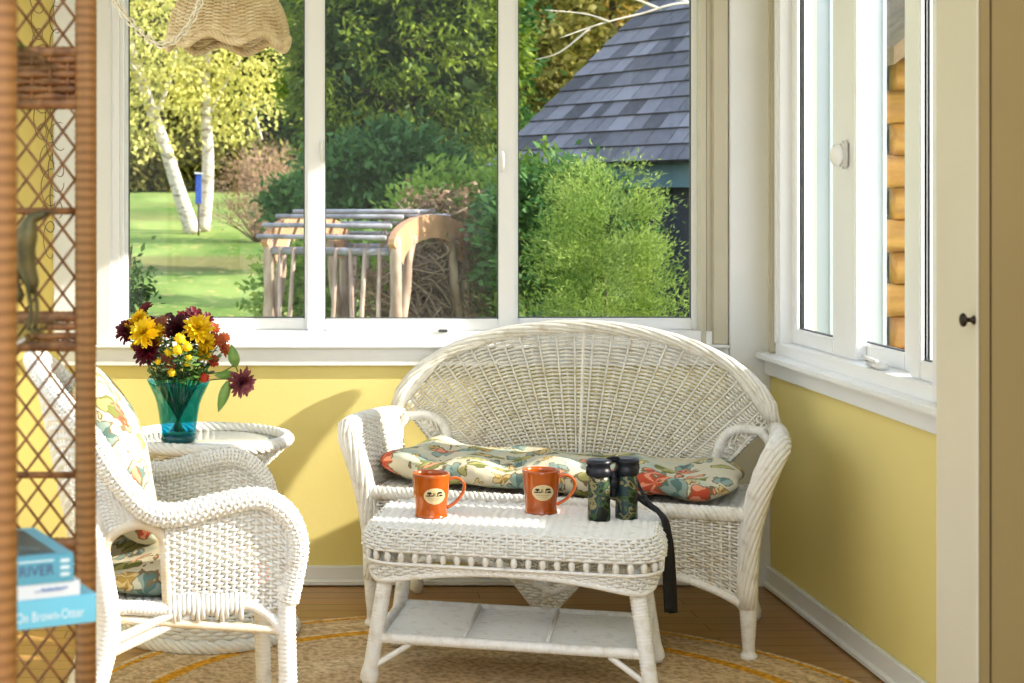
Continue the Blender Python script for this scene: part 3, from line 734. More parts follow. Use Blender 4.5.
mg = make_mug(); mg.location = P(431, 515.5, 4.545) ; mg.location.z = ZT; mg.rotation_euler = (0, 0, math.radians(8))
mg['label'] = 'orange glazed mug with cream medallion nearer the left end of the wicker table'; mg['group'] = 'orange mugs on the wicker table'
mg2 = copy_tree(mg); mg2.location = P(541, 511, 4.60); mg2.location.z = ZT; mg2.rotation_euler = (0, 0, math.radians(-2))
mg2['label'] = 'orange glazed mug with cream medallion standing beside the binoculars'

# ================================================================== BINOCULARS, standing on end
def camo_mat():
    mt = bpy.data.materials.new('camouflage'); mt.use_nodes = True; nt = mt.node_tree; L = nt.links.new
    b = nt.nodes['Principled BSDF']; b.inputs['Roughness'].default_value = .35
    tc = _n(nt, 'ShaderNodeTexCoord'); nz = _n(nt, 'ShaderNodeTexNoise', Scale=24.0, Detail=3.0, Distortion=.7); L(tc.outputs['Object'], nz.inputs['Vector'])
    r = _n(nt, 'ShaderNodeValToRGB'); r.color_ramp.interpolation = 'CONSTANT'; e = r.color_ramp.elements
    e[0].position = 0; e[0].color = (.008, .012, .01, 1); e[1].position = .42; e[1].color = (.06, .11, .04, 1)
    for p_, c_ in ((.48, (.02, .05, .06)), (.54, (.26, .24, .12)), (.60, (.05, .045, .02)), (.66, (.36, .34, .22))):
        q = e.new(p_); q.color = (*c_, 1)
    L(nz.outputs['Fac'], r.inputs['Fac']); L(r.outputs['Color'], b.inputs['Base Color']); return mt
M['camo'] = camo_mat()
bL = P(599, 519, 4.49); bR = P(626.5, 517, 4.515); bc = (bL + bR) / 2; bc.z = ZT + .001
ang = math.atan2(bR.y - bL.y, bR.x - bL.x); half = (bR - bL).length / 2
bn = thing('binoculars', 'camouflage binoculars with black eyecups and a long strap, upright on the wicker table', 'binoculars', bc, ang)
for s in (-1, 1):
    m = MB(); c = (s * half, 0, 0)
    m.lathe([(0, .004), (.022, .004), (.0275, .001), (.030, .0), (.0305, .004), (.0305, .030), (.0295, .034), (.0300, .085), (.0285, .108), (.027, .122), (.0, .122)], 28, c, cap=False)
    b_ = m.build('barrel', M['camo'], bn)
    m = MB(); m.lathe([(0, .118), (.028, .118), (.033, .121), (.0335, .135), (.031, .139), (.030, .149), (.0345, .152), (.0345, .160), (.030, .164), (.018, .165), (.0, .163)], 28, c, cap=False)
    m.box((s * (half + .028), .0, .137), (.02, .014, .026), 0, None, .004); m.build('eyecup', M['black'], b_)
m = MB(); m.box((0, .002, .098), (2 * half - .045, .030, .042), 0, None, .006); m.lathe([(0, .06), (.010, .06), (.011, .065), (.011, .125), (.009, .13), (0, .13)], 16, (0, .0, 0), cap=False)
m.build('hinge', M['black'], bn)
m = MB(); m.tube(smooth([(-half + .02, 0, .158), (-.012, -.004, .166), (.012, -.004, .166), (half - .02, 0, .158)], 6), .0042, 8); m.box((0, -.002, .160), (.03, .012, .012), 0, None, .003); m.build('lens_cap_strap', M['black'], bn)
# neck strap: two runs of webbing over the table's edge
Ri = Matrix.Rotation(-ang, 3, 'Z')
def ribbon(m, pts, w, wd, th=.0018):
    p = smooth([Ri @ (Vector(q) - Vector(bc)) for q in pts], 8); wd = np.array(Ri @ Vector(wd)); k = len(p)
    w = np.interp(np.linspace(0, 1, k), np.linspace(0, 1, len(w)), w)
    t = np.gradient(p, axis=0); t /= np.linalg.norm(t, axis=1, keepdims=True); W = wd - t * (t @ wd)[:, None]; W /= np.linalg.norm(W, axis=1, keepdims=True)
    m.tube(p, th, 8, N=np.cross(t, W), r2=w)
m = MB(); ex = P(636, 478, 4.52)
ribbon(m, [ex, P(641, 490, 4.50), P(649, 503, 4.48), P(657, 510, 4.47), P(664.5, 520, 4.455), P(667, 535, 4.45), P(668, 575, 4.45), P(670, 612, 4.45)], [.004, .005, .007, .009, .011, .013, .016, .017], (1, .25, 0))
ribbon(m, [P(636, 496, 4.53), P(645, 503, 4.51), P(654, 508, 4.50), P(661, 514, 4.48), P(666, 524, 4.47), P(670, 545, 4.465), P(672, 580, 4.465), P(673, 613, 4.465)], [.004, .005, .007, .008, .009, .011, .013, .014], (1, .25, 0))
ribbon(m, [P(630, 484, 4.545), P(641, 500, 4.52), P(652, 508, 4.49), P(660, 513, 4.47)], [.005, .006, .006, .005], (.6, .2, .5))
m.build('neck_strap', M['strap'], bn)

# ================================================================== WICKER ARMCHAIR (x forward, y away from us)
AC = (-.229, 3.95, 0); AR = math.radians(7)
ac = thing('wicker_armchair', 'white wicker armchair seen from its side, with floral cushions, beside the brown shelf', 'armchair', AC, AR)
TOP = [(-.09, -.288, .612), (-.165, -.286, .682), (-.2256, -.276, .768), (-.30, -.222, .855), (-.345, -.13, .908), (-.36, 0, .925)]
BOT = [(-.07, -.270, .583), (-.13, -.272, .592), (-.188, -.268, .56), (-.225, -.21, .42), (-.245, -.11, .40), (-.25, 0, .40)]
def mir(L): return L + [(x, -y, z) for x, y, z in L[::-1][1:]]
tc_, bc_ = smooth(mir(TOP), 12), smooth(mir(BOT), 12); kk = np.linspace(0, 1, len(tc_))
def lerp_curve(c, u): return np.stack([np.interp(u, kk, c[:, j]) for j in range(3)], -1)
def S_cback(u, v):
    a, b = lerp_curve(bc_, u), lerp_curve(tc_, u); return a + (b - a) * np.asarray(v)[..., None]
m = MB(); weave(m, S_cback, 58, 46, .0042, .0039, amp=.0046, v1=.97, flat=1.05); m.build('backrest', M['wicker'], ac)
m = MB(); armt = {}
fwd = lambda s: [(-.103, s * .290, .618), (-.037, s * .293, .608), (.041, s * .294, .626), (.141, s * .292, .640), (.203, s * .288, .606), (.232, s * .282, .540), (.226, s * .272, .471), (.213, s * .266, .405)]
backp = [(-.17, -.286, .687), (-.2256, -.277, .773), (-.30, -.224, .858), (-.345, -.13, .912), (-.361, 0, .930)]
rb, _ = resample(smooth(fwd(-1)[::-1] + mir(backp) + fwd(1), 7), .01); rt, rn, rbn = frames(rb); rk = np.linspace(0, 1, len(rb))
def S_roll(u, v):
    a = 2 * PI * np.asarray(u); I = lambda q: np.stack([np.interp(v, rk, q[:, j]) for j in range(3)], -1)
    R_ = (.020 + .004 * np.sin(PI * np.clip(np.abs(v - .5) * 2, 0, 1)) ** 2)[..., None]
    return I(rb) + R_ * (np.cos(a)[..., None] * I(rn) + np.sin(a)[..., None] * I(rbn))
weave(m, S_roll, 13, int(len(rb) * 1.15), 0.0036, .0038, amp=.0020, closed=True, flat=1.15, n=5); m.tube(rb[::2], .0195, 8)
m.build('rolled_border', M['wicker'], ac)
ax = np.array([p[0] for p in fwd(1)][:6]); az = np.array([p[2] for p in fwd(1)][:6])
def S_cside(s):
    def fn(u, v):
        x = -.062 + .268 * u; zt = np.interp(x, ax, az) - .012; zb = .388 + 0 * u; z = zb + (zt - zb) * v; return np.stack([x, s * (.262 + .024 * v), z], -1)
    return fn
for s in (-1, 1):
    m = MB(); weave(m, S_cside(s), 17, 28, .0042, .0039, amp=.0046, flat=1.05); m.build('arm_panel', M['wicker'], ac)
    m = MB(); m.wrap(smooth([(-.205, s * .266, .42), (-.203, s * .270, .50), (-.188, s * .272, .555), (-.145, s * .274, .582), (-.10, s * .274, .580), (-.068, s * .272, .55), (-.062, s * .268, .48), (-.058, s * .264, .385)], 8), .0125, .008, 8, .04); m.build('opening_border', M['cane'], ac)
    leg = MB(); leg.wrap([(.207, s * .262, .44), (.212, s * .262, .2), (.218, s * .264, 0)], [.021, .021, .019], .010, 10); leg.build('leg', M['wrap'], ac)
    leg = MB(); leg.wrap(smooth([(-.235, s * .264, .66), (-.215, s * .266, .55), (-.198, s * .266, .44), (-.190, s * .264, .36), (-.215, s * .264, .24), (-.255, s * .266, .10), (-.285, s * .268, 0)], 6), [.019, .024, .026, .029, .027, .024, .021], .011, 10, .03); leg.build('leg', M['wrap'], ac)
    st = MB(); st.wrap([(-.195, s * .262, .375), (.212, s * .262, .335)], .0105, .02, 8, .03); st.build('stretcher', M['cane'], ac)
    st = MB(); st.wrap(smooth([(.075, s * .264, .405), (.13, s * .264, .395), (.175, s * .264, .365), (.205, s * .264, .325)], 6), .012, .009, 8, .04); st.build('brace', M['wrap'], ac)
    st = MB(); st.wrap([(-.195, s * .266, .295), (.055, s * .25, .402)], .012, .009, 8, .04); st.wrap([(-.192, s * .268, .320), (-.02, s * .268, .395)], .011, .009, 8, .04); st.build('brace', M['wrap'], ac)
    m = MB(); m.wrap([(-.20, s * .262, .40), (-.05, s * .264, .392)], .017, .009, 10, .05)
    for k in range(16):
        x = -.055 + k * .0107; m.tube([(x, s * .268, .425), (x, s * .277, .392), (x, s * .268, .372 - .010 * math.sin(k * 1.3))], .0055, 6)
    m.build('side_rail', M['wicker'], ac)
def S_cseat(u, v): return np.stack([-.22 + .42 * u, -.255 + .51 * v, .395 + 0 * u], -1)
m = MB(); weave(m, S_cseat, 22, 40, .0038, .0044); m.box2((-.21, -.25, .38), (.19, .25, .388)); m.build('seat', M['wicker'], ac)
def S_cf(u, v): y = -.25 + .5 * u; zb = .30 + .05 * np.sin(PI * u); return np.stack([.208 + 0 * u, y, zb + (.405 - zb) * v], -1)
m = MB(); weave(m, S_cf, 22, 14, .0038, .0042); m.rope([(.21, -.26, .408), (.21, .26, .408)], .011, 4, lay=.06); m.build('front_skirt', M['wicker'], ac)
# cushions
def place(o, parent_loc, rz, local, rot=None):
    q = Matrix.Translation(parent_loc) @ Matrix.Rotation(rz, 4, 'Z') @ Matrix.Translation(local)
    if rot is not None: q = q @ rot
    o.matrix_world = q; return o
m = pad('p', (.40, .47, .095), (60, 28), .2, 5, None, 4.5); c1 = m.build('seat_cushion', M['floral'])
place(c1, AC, AR, (-.015, 0, .446)); tag(c1, 'floral seat cushion low in the white wicker armchair, seen through its side opening', 'cushion')
m = pad('p', (.43, .43, .125), (60, 28), .2, 8, None, 3.0); c2 = m.build('back_cushion', M['floral'])
place(c2, AC, AR, (-.165, 0, .70), Matrix.Rotation(math.radians(70), 4, 'Y')); tag(c2, 'floral back cushion leaning upright against the back of the white wicker armchair', 'cushion')

# ================================================================== ROUND SIDE TABLE
ST = (-.225, 5.0, 0)
st_ = thing('side_table', 'round white wicker side table with glass top under the teal vase', 'table', ST)
def st_r(z): return np.interp(z, [.03, .08, .20, .35, .50, .545, .575], [.262, .255, .165, .125, .165, .215, .243])
def S_drum(z0, z1):
    def fn(u, v): z = z0 + (z1 - z0) * v; r = st_r(z); a = 2 * PI * u; return np.stack([r * np.cos(a), r * np.sin(a), z], -1)
    return fn
m = MB(); weave(m, S_drum(.035, .57), 64, 52, .0035, .0052, closed=True, sub=3); m.build('base', M['wicker'], st_)
m = MB(); a = np.linspace(0, 2 * PI, 90); m.rope(np.stack([.243 * np.cos(a), .243 * np.sin(a), np.full(90, .583)], 1), .0115, 5, lay=.12); m.build('rim', M['wicker'], st_)
m = MB(); m.rope(np.stack([.262 * np.cos(a), .262 * np.sin(a), np.full(90, .018)], 1), .013, 5, lay=.12); m.build('foot_ring', M['wicker'], st_)
m = MB(); m.lathe([(0, .568), (.228, .568), (.229, .572), (.228, .577), (0, .577)], 64, cap=False); m.build('glass_top', mat('frosted_top', (.62, .62, .55), (.66, .66, .58), 5, .10), st_)

# ================================================================== VASE AND FLOWERS
VZ = .5775; VC = Vector((P(178.5, 440, 4.98).x, 4.98, VZ))
def vmod(a, z):
    k = max(0, (z - .02) / .165); return .085 * k ** 1.5 * np.cos(4 * a + .6) + .012 * np.cos(11 * a + 40 * z)
VP = [(.050, .006), (.052, .03), (.056, .06), (.060, .09), (.064, .115), (.070, .135), (.080, .16), (.090, .182)]
vs = thing('glass_vase', 'teal glass vase with flared fluted mouth full of flowers, on the round side table', 'vase', VC)
m = MB(); m.lathe(VP + [(r - .0035, z) for r, z in VP[::-1]] + [(0, .012)], 48, mod=vmod, cap=False)
for v in m.v:
    k = v[:, 2] > .175; v[k, 2] += .006 * np.cos(4 * np.arctan2(v[k, 1], v[k, 0]) + .6)
m.build('body', M['vase'], vs)
m = MB(); m.lathe([(0, 0), (.048, 0), (.0525, .003), (.0535, .012), (.0515, .020), (.046, .022), (0, .020)], 40, cap=False); m.build('base', M['vase_base'], vs)

M['stem'] = mat('stem_green', (.10, .19, .05), (.17, .26, .08), 30, .6)
M['leaf'] = mat('leaf_green', (.11, .24, .05), (.26, .42, .13), 18, .5)
M['leafd'] = mat('grey_leaf', (.10, .18, .08), (.22, .31, .16), 22, .6)
def pet(name, a, b): return mat(name, a, b, 45, .55, 2)
FC = {'maroon': pet('maroon_petal', (.075, .004, .012), (.16, .008, .022)), 'dark': pet('dark_maroon_petal', (.030, .003, .007), (.085, .008, .015)),
      'yellow': pet('yellow_petal', (.82, .52, .006), (.88, .66, .02)), 'rust': pet('rust_petal', (.42, .10, .012), (.33, .055, .018)),
      'red': pet('red_petal', (.42, .02, .012), (.5, .07, .02)), 'dahlia': pet('purple_petal', (.24, .055, .085), (.42, .16, .18)), 'pink': pet('dusty_petal', (.33, .13, .055), (.22, .06, .03))}
def bloom_mb(r, kind, R):
    m = MB()
    if kind == 'button':
        m.sphere((0, 0, .1 * r), (r * .8, r * .8, r * .6), 10, 6)
        lay = [(16, 1.0, .3), (14, .75, .8), (9, .5, 1.3)]; wd = .30
    elif kind == 'single': lay = [(12, 1.0, .12), (11, .92, .35)]; wd = .36; m.sphere((0, 0, .1 * r), (r * .3, r * .3, r * .22), 8, 6)
    else: lay = [(17, 1.0, -.05), (16, .95, .3), (14, .82, .65), (11, .62, 1.0), (8, .42, 1.3)]; wd = .26
    for n, L, el in lay:
        for k in range(n):
            a = 2 * PI * (k + R.uniform(-.3, .3)) / n + L; l = r * L * R.uniform(.85, 1.12); e = el + R.uniform(-.15, .15); w = r * wd * R.uniform(.8, 1.15)
            d = np.array([math.cos(a), math.sin(a), 0]); s = np.array([-math.sin(a), math.cos(a), 0]); up = np.array([0, 0, 1.])
            def pt(t, q, bend): 
                ee = e + bend * t; return d * l * t * math.cos(ee) + up * l * t * math.sin(ee) + s * w * q
            v = [pt(.08, -.2, 0), pt(.08, .2, 0), pt(.5, .5, .2), pt(.5, -.5, .2), pt(.86, .42, .1), pt(.86, -.42, .1), pt(1, 0, .0), pt(.5, 0, .05), pt(.86, 0, -.02)]
            m.add(v, [(0, 1, 2, 7), (0, 7, 3), (7, 2, 4, 8), (3, 7, 8, 5), (8, 4, 6), (5, 8, 6)])
    return m
def flower(px, py, D, rpx, kind, colr, label, group=None, name='chrysanthemum', cat='flower', leaves=3, tilt=None):
    R = np.random.default_rng(int(px * 13 + py * 7)); pos = P(px, py, D); r = rpx * D / F * 1.32
    mouth = VC + Vector((max(-.062, min(.062, (pos.x - VC.x) * .42)), max(-.05, min(.05, (D - 4.98) * .8)), .178)); foot = VC + Vector((-(pos.x - VC.x) * .12, (D - 4.98) * -.2, .03))
    base = foot
    root = thing(name, label, cat, base, 0, group)
    pts = smooth([Vector(foot) - base, Vector((foot * .45 + mouth * .55)) - base, mouth - base, mouth * .45 + pos * .55 + Vector((0, 0, .012)) - base, pos - base], 6)
    m = MB(); m.tube(pts, np.linspace(.0024, .0017, len(pts)), 6); m.build('stem', M['stem'], root)
    d = Vector((pos.x - VC.x, -.16 + (D - 4.98) * .8, max(.03, pos.z - VC.z - .18) * .9)) if tilt is None else Vector(tilt)
    q = Vector((0, 0, 1)).rotation_difference(d.normalized()).to_matrix()
    m = bloom_mb(r, kind, R); m.v = [v @ np.array(q).T + np.array(pos - base) for v in m.v]; m.build('bloom', FC[colr], root)
    if leaves:
        m = MB()
        for k in range(leaves):
            i = int(len(pts) * R.uniform(.52, .92)); c = np.array(pts[min(i, len(pts) - 2)]); a = R.uniform(0, 2 * PI); d_ = np.array([math.cos(a), math.sin(a) - .35, R.uniform(-.1, .7)]); d_ /= np.linalg.norm(d_)
            s_ = np.cross(d_, [0, 0, 1.]); s_ /= np.linalg.norm(s_); l = R.uniform(.028, .055); n_ = np.cross(s_, d_)
            v = [c]; F_ = []
            for t, w in ((.25, .16), (.45, .26), (.55, .16), (.75, .22), (.85, .10)): v += [c + d_ * l * t + s_ * l * w - n_ * l * .1 * t, c + d_ * l * t + n_ * l * .05, c + d_ * l * t - s_ * l * w - n_ * l * .1 * t]
            v.append(c + d_ * l); F_ = [(0, 1, 2), (0, 2, 3)]
            for k2 in range(4): b = 1 + 3 * k2; F_ += [(b, b + 3, b + 4, b + 1), (b + 1, b + 4, b + 5, b + 2)]
            F_ += [(13, 16, 14), (14, 16, 15)]; m.add(v, F_)
        m.build('leaves', M['leaf' if R.random() < .5 else 'leafd'], root)
    return root
g = 'flowers in the teal vase'
fl = [
 (128, 331, 4.93, 11, 'full', 'maroon', 'maroon chrysanthemum farthest out on the left side of the bouquet'),
 (147, 351, 4.90, 12, 'full', 'maroon', 'large maroon chrysanthemum low on the left below the yellow ones'),
 (146, 308, 5.00, 6, 'single', 'maroon', 'small maroon flower standing highest at top left of the bouquet'),
 (151, 321, 5.0, 5, 'single', 'maroon', 'small maroon flower tucked behind the yellow blooms on the left'),
 (183, 316, 5.03, 6, 'single', 'maroon', 'maroon flower at top of the bouquet, just left of the tall bright maroon one'),
 (194, 315, 5.0, 8, 'single', 'maroon', 'tall bright maroon flower at the very top right of centre'),
 (206, 321, 5.0, 8, 'single', 'maroon', 'maroon flower above the rust flowers on the right shoulder of the bouquet'),
 (169, 316, 5.03, 4, 'single', 'dark', 'tiny dark maroon bud rising at the top middle of the bouquet'),
 (179, 329, 4.92, 12, 'full', 'dark', 'large almost black maroon chrysanthemum in the centre of the bouquet'),
 (190, 336, 4.95, 8, 'full', 'maroon', 'maroon chrysanthemum partly hidden between the dark and the yellow bloom'),
 (144, 333, 4.90, 13, 'full', 'yellow', 'largest yellow chrysanthemum on the left side of the bouquet'),
 (139, 319, 4.94, 8, 'full', 'yellow', 'yellow chrysanthemum at upper left above the largest yellow one'),
 (132, 325, 4.93, 7, 'full', 'yellow', 'yellow chrysanthemum between the outer left maroon and the largest yellow'),
 (136, 346, 4.93, 5, 'full', 'yellow', 'small yellow chrysanthemum behind the low left maroon bloom'),
 (158, 332, 4.94, 7, 'full', 'yellow', 'yellow chrysanthemum half hidden left of the rust pair in the middle'),
 (198, 329, 4.90, 13, 'full', 'yellow', 'largest yellow chrysanthemum on the right side of the bouquet'),
 (206, 342, 4.91, 9, 'full', 'yellow', 'yellow chrysanthemum just below the large right yellow bloom'),
 (204, 353, 4.92, 7, 'full', 'yellow', 'drooping yellow chrysanthemum lowest on the right side'),
 (157, 342, 4.95, 6, 'full', 'yellow', 'dull yellow chrysanthemum deep in the left middle of the bouquet'),
 (180, 339, 4.87, 5, 'button', 'yellow', 'yellow button flower uppermost in the middle of the bouquet'),
 (187, 347, 4.86, 4.5, 'button', 'yellow', 'roundest yellow button flower right of centre'),
 (178, 350, 4.86, 5, 'button', 'yellow', 'wide yellow button flower at the centre of the bouquet'),
 (169, 352, 4.88, 4, 'button', 'yellow', 'yellow button flower left of the wide central one'),
 (189, 358, 4.87, 3, 'button', 'yellow', 'small yellow bud below the roundest button flower'),
 (187, 364, 4.87, 2.6, 'button', 'yellow', 'smallest yellow bud low in the middle of the bouquet'),
 (158, 362, 4.88, 3, 'button', 'yellow', 'small yellow bud low on the left of the bouquet'),
 (172, 373, 4.87, 3.5, 'button', 'yellow', 'yellow bud lowest of all, just above the vase mouth'),
 (162, 323, 4.96, 7, 'single', 'pink', 'faded rust flower at top left of centre beside yellow'),
 (169, 332, 4.93, 6, 'single', 'rust', 'rust flower in the middle beside the almost black bloom'),
 (213, 329, 4.96, 6, 'single', 'rust', 'rust flower high on the right shoulder of the bouquet'),
 (217, 341, 4.92, 7, 'single', 'rust', 'broad rust flower on the right side beside the yellow ones'),
 (224, 338, 4.94, 5, 'single', 'rust', 'rust flower farthest right of the upright blooms'),
 (225, 350, 4.93, 6, 'single', 'rust', 'rust flower low on the right edge, above the drooping stem'),
 (213, 361, 4.93, 5, 'single', 'red', 'dark red rust flower below the right yellow blooms'),
 (167, 357, 4.90, 6, 'single', 'pink', 'brownish rust flower in the lower middle of the bouquet'),
 (170, 368, 4.88, 5, 'single', 'pink', 'brownish rust flower lowest in the middle, beside yellow bud'),
 (204, 378, 4.89, 4.5, 'button', 'red', 'small red flower lying on the right of the vase rim'),
]
for i, (px, py, D, r, kind, c_, lab) in enumerate(fl): flower(px, py, D, r, kind, c_, lab, g, leaves=8 if r > 6 else 6)
dh = flower(241, 382, 4.90, 12.5, 'full', 'dahlia', 'purple dahlia hanging out to the right of the vase on a drooping stem', g, 'dahlia', leaves=0, tilt=(.55, -.75, -.25))
def big_leaf(base, tip, w, parent, org, name='leaf'):
    b, t = np.array(base), np.array(tip); d = t - b; l = np.linalg.norm(d); d = d / l; s_ = np.cross(d, [0, 1., 0]); s_ /= np.linalg.norm(s_); n_ = np.array([0, -1., 0])
    def fn(U, V):
        ww = w * np.sin(PI * U ** .8) ** .9; q = (V - .5) * 2; return b + d * (l * U)[..., None] + s_ * (q * ww)[..., None] + n_ * (-.010 * q * q + .012 * np.sin(PI * U))[..., None] - np.asarray(org)
    m = MB(); m.grid(fn, 14, 7); return m.build(name, M['leaf'], parent)
ob = np.array(dh.location)
big_leaf(P(236, 368, 4.9), P(231, 344, 4.89), .017, dh, ob); big_leaf(P(236, 374, 4.9), P(214, 376, 4.87), .013, dh, ob); big_leaf(P(229, 380, 4.88), P(218, 413, 4.88), .016, dh, ob)
m = MB(); m.tube(smooth([np.array(P(205, 374, 4.93)) - ob, np.array(P(222, 372, 4.91)) - ob, np.array(P(234, 366, 4.9)) - ob, np.array(P(238, 372, 4.9)) - ob], 6), .002, 6); m.build('side_stem', M['stem'], dh)
# ================================================================== RATTAN SHELF UNIT
EX, EN, EF, EB = -.262, 1.545, 2.2, -.62
et = thing('rattan_shelf', 'tall brown rattan shelf unit with lattice sides and glass shelves', 'shelf', (EX, (EN + EF) / 2, 0)); eo = np.array(et.location)
ETOP = 2.05
for x in (EX, EB):
    for y in (EN, EF):
        m = MB(); pr = np.array([(x, y, 0), (x, y, ETOP)], float) - eo
        m.wrap(pr, .0142, .0085, 12, .022); m.build('post', M['rattan'], et)
def clipped(x0, x1, z0, z1, sl, off):
    """line z = sl*x + off inside the rectangle"""
    ts = sorted([x0, x1, (z0 - off) / sl, (z1 - off) / sl])[1:3]; a, b = ts
    za, zb = sl * a + off, sl * b + off
    if b - a < .003 or min(za, zb) < z0 - 1e-4 or max(za, zb) > z1 + 1e-4: return None
    return (a, za), (b, zb)
BANDS = [(.42, .48), (.79, .845), (1.108, 1.147), (1.431, 1.50), (1.86, 1.92)]
for y in (EN, EF):
    m = MB(); zs = [.05] + [q for b in BANDS for q in b] + [ETOP - .03]
    for z0, z1 in zip(zs[0::2], zs[1::2]):
        for sl in (1.33, -1.33):
            for k in range(-60, 110):
                c = clipped(EB, EX, z0, z1, sl, k * .0432 + .012)
                if c: m.tube([(c[0][0] - eo[0], y - eo[1] + .003 * np.sign(sl), c[0][1]), (c[1][0] - eo[0], y - eo[1] + .003 * np.sign(sl), c[1][1])], .0019, 5)
    for z in (.60, .936, 1.288, 1.70): m.tube([(EB - eo[0], y - eo[1], z), (EX - eo[0], y - eo[1], z)], .0045, 6)
    m.build('lattice_panel', M['rattan2'], et)
    for z0, z1 in BANDS:
        def S_b(u, v): return np.stack([EB - eo[0] + (EX - EB) * u, y - eo[1] + 0 * u, z0 + (z1 - z0) * v], -1)
        m = MB(); weave(m, S_b, 16, max(4, int((z1 - z0) / .0085)), .003, .0042, mi=0)
        for z in (z0, z1): m.wrap([(EB - eo[0], y - eo[1], z), (EX - eo[0], y - eo[1], z)], .0075, .008, 8)
        m.build('woven_band', M['rattan2'], et)
for z in (.475, .834, 1.146, 1.48, 1.915):
    m = MB(); m.box2((EB - eo[0], EN - eo[1] + .01, z - .006), (EX - eo[0] - .033, EF - eo[1] - .012, z), bev=.001); m.build('glass_shelf', M['shelfglass'], et, False)
for z in (.06, ETOP - .02):
    m = MB()
    for x in (EX, EB): m.wrap([(x - eo[0], EN - eo[1], z), (x - eo[0], EF - eo[1], z)], .009, .009, 8)
    for y in (EN, EF): m.wrap([(EX - eo[0], y - eo[1], z), (EB - eo[0], y - eo[1], z)], .009, .009, 8)
    m.build('rail', M['rattan2'], et)
m = MB()
for z in (.475, .834, 1.146, 1.48, 1.915): m.wrap([(EB - eo[0], EN - eo[1], z - .012), (EB - eo[0], EF - eo[1], z - .012)], .006, .008, 8)
m.build('back_rail', M['rattan2'], et)

# books on the middle shelf
def book(label, corner, z0, t, L_, W_, rz, cover, pages=(.78, .74, .62), cover_mat=None):
    """corner: right front bottom corner of the spine"""
    q = Vector((math.cos(rz), math.sin(rz), 0)); n_ = Vector((-math.sin(rz), math.cos(rz), 0))
    c = Vector((corner[0], corner[1], z0)) - q * (L_ / 2) + n_ * (W_ / 2)
    r = thing('book', label, 'book', c, rz, 'books stacked on the rattan shelf')
    cm = mat('cover', cover[0], cover[1], 9, .3)
    m = MB(); m.box2((-L_ / 2, -W_ / 2 + .003, 0), (L_ / 2, W_ / 2, .0022)); m.box2((-L_ / 2, -W_ / 2 + .003, t - .0022), (L_ / 2, W_ / 2, t)); m.box2((-L_ / 2, -W_ / 2, 0), (L_ / 2, -W_ / 2 + .004, t), bev=.001)
    cv = m.build('cover', cm, r, False)
    m = MB(); m.box2((-L_ / 2 + .003, -W_ / 2 + .003, .0022), (L_ / 2 - .004, W_ / 2 - .004, t - .0022)); m.build('pages', mat('pages', pages, None, rough=.8), r, False)
    return r, cv, cm
def lettering(txt, parent, x, z, size, y, colr, name='spine_lettering', squash=1.0):
    cu = bpy.data.curves.new(name, 'FONT'); cu.body = txt; cu.size = size; cu.extrude = .0002; cu.align_x = 'CENTER'; cu.align_y = 'CENTER'
    t = bpy.data.objects.new('t', cu); col.objects.link(t); dg = bpy.context.evaluated_depsgraph_get(); me = bpy.data.meshes.new_from_object(t.evaluated_get(dg)); bpy.data.objects.remove(t); bpy.data.curves.remove(cu)
    me.materials.clear(); o = obj(name, me, parent, mat('lettering', colr, None, rough=.5)); o.location = (x, y, z); o.rotation_euler = (PI / 2, 0, 0); o.scale = (squash, 1, 1); return o
BR = math.radians(25.5); BW = .165
b1, cv, _ = book('light blue hardback at the bottom of the stack, its spine sticking out past the post', (P(96.5, 600, 1.832).x, 1.832), .834, .0315, .235, BW, BR, ((.17, .56, .72), (.20, .60, .76)))
lettering('On Brown-Otter', b1, .064, .0125, .0150, -BW / 2 - .0006, (.85, .93, .95), squash=.74)
b2, cv, _ = book('thin white book in the middle of the stack on the rattan shelf', (P(80.5, 600, 1.825).x, 1.825), .8655, .0165, .225, BW - .01, BR, ((.80, .84, .86), (.76, .80, .82)))
m = MB(); yy = -(BW - .01) / 2 - .0005; m.box2((.060, yy - .0003, .0078), (.093, yy + .0003, .0086))
for k in range(11): m.box2((.068 + k * .0028, yy - .0003, .0092), (.0697 + k * .0028, yy + .0003, .0108 + .0008 * (k % 3 == 0)))
m.build('spine_print', mat('print_blue', (.10, .22, .50), None, rough=.5), b2, False)
b3, cv, _ = book('teal hardback on top of the stack with a dark picture on its cover', (P(74, 575, 1.820).x, 1.820), .882, .0305, .230, BW - .005, BR - .02, ((.10, .36, .48), (.13, .42, .54)))
lettering('RIVER', b3, .0725, .0145, .0165, -(BW - .005) / 2 - .0006, (.10, .12, .24), squash=.95)
m = MB(); yy = -(BW - .005) / 2 - .0005
for z in (.009, .0165, .024): m.box2((.0995, yy - .0003, z - .0022), (.1095, yy + .0003, z + .0018))
m.box2((.03, yy - .0003, .0245), (.092, yy + .0003, .0262)); m.build('spine_label', mat('label_white', (.72, .83, .87), None, rough=.5), b3, False)
m = MB(); w = (BW - .005) / 2; m.box2((-.112, -w + .012, .0305), (.098, w - .012, .0309)); pc = m.build('cover_picture', mat('cover_picture', (.012, .03, .05), (.05, .10, .13), 16, .3), b3, False)
m = MB(); m.tube([(-.05, -w + .03, .0312), (.03, -w + .026, .0312), (.085, -w + .034, .0312), (.06, -w + .06, .0312)], .0012, 5); m.build('picture_figure', mat('figure_tan', (.34, .33, .27), (.2, .22, .2), 50, .5), pc)

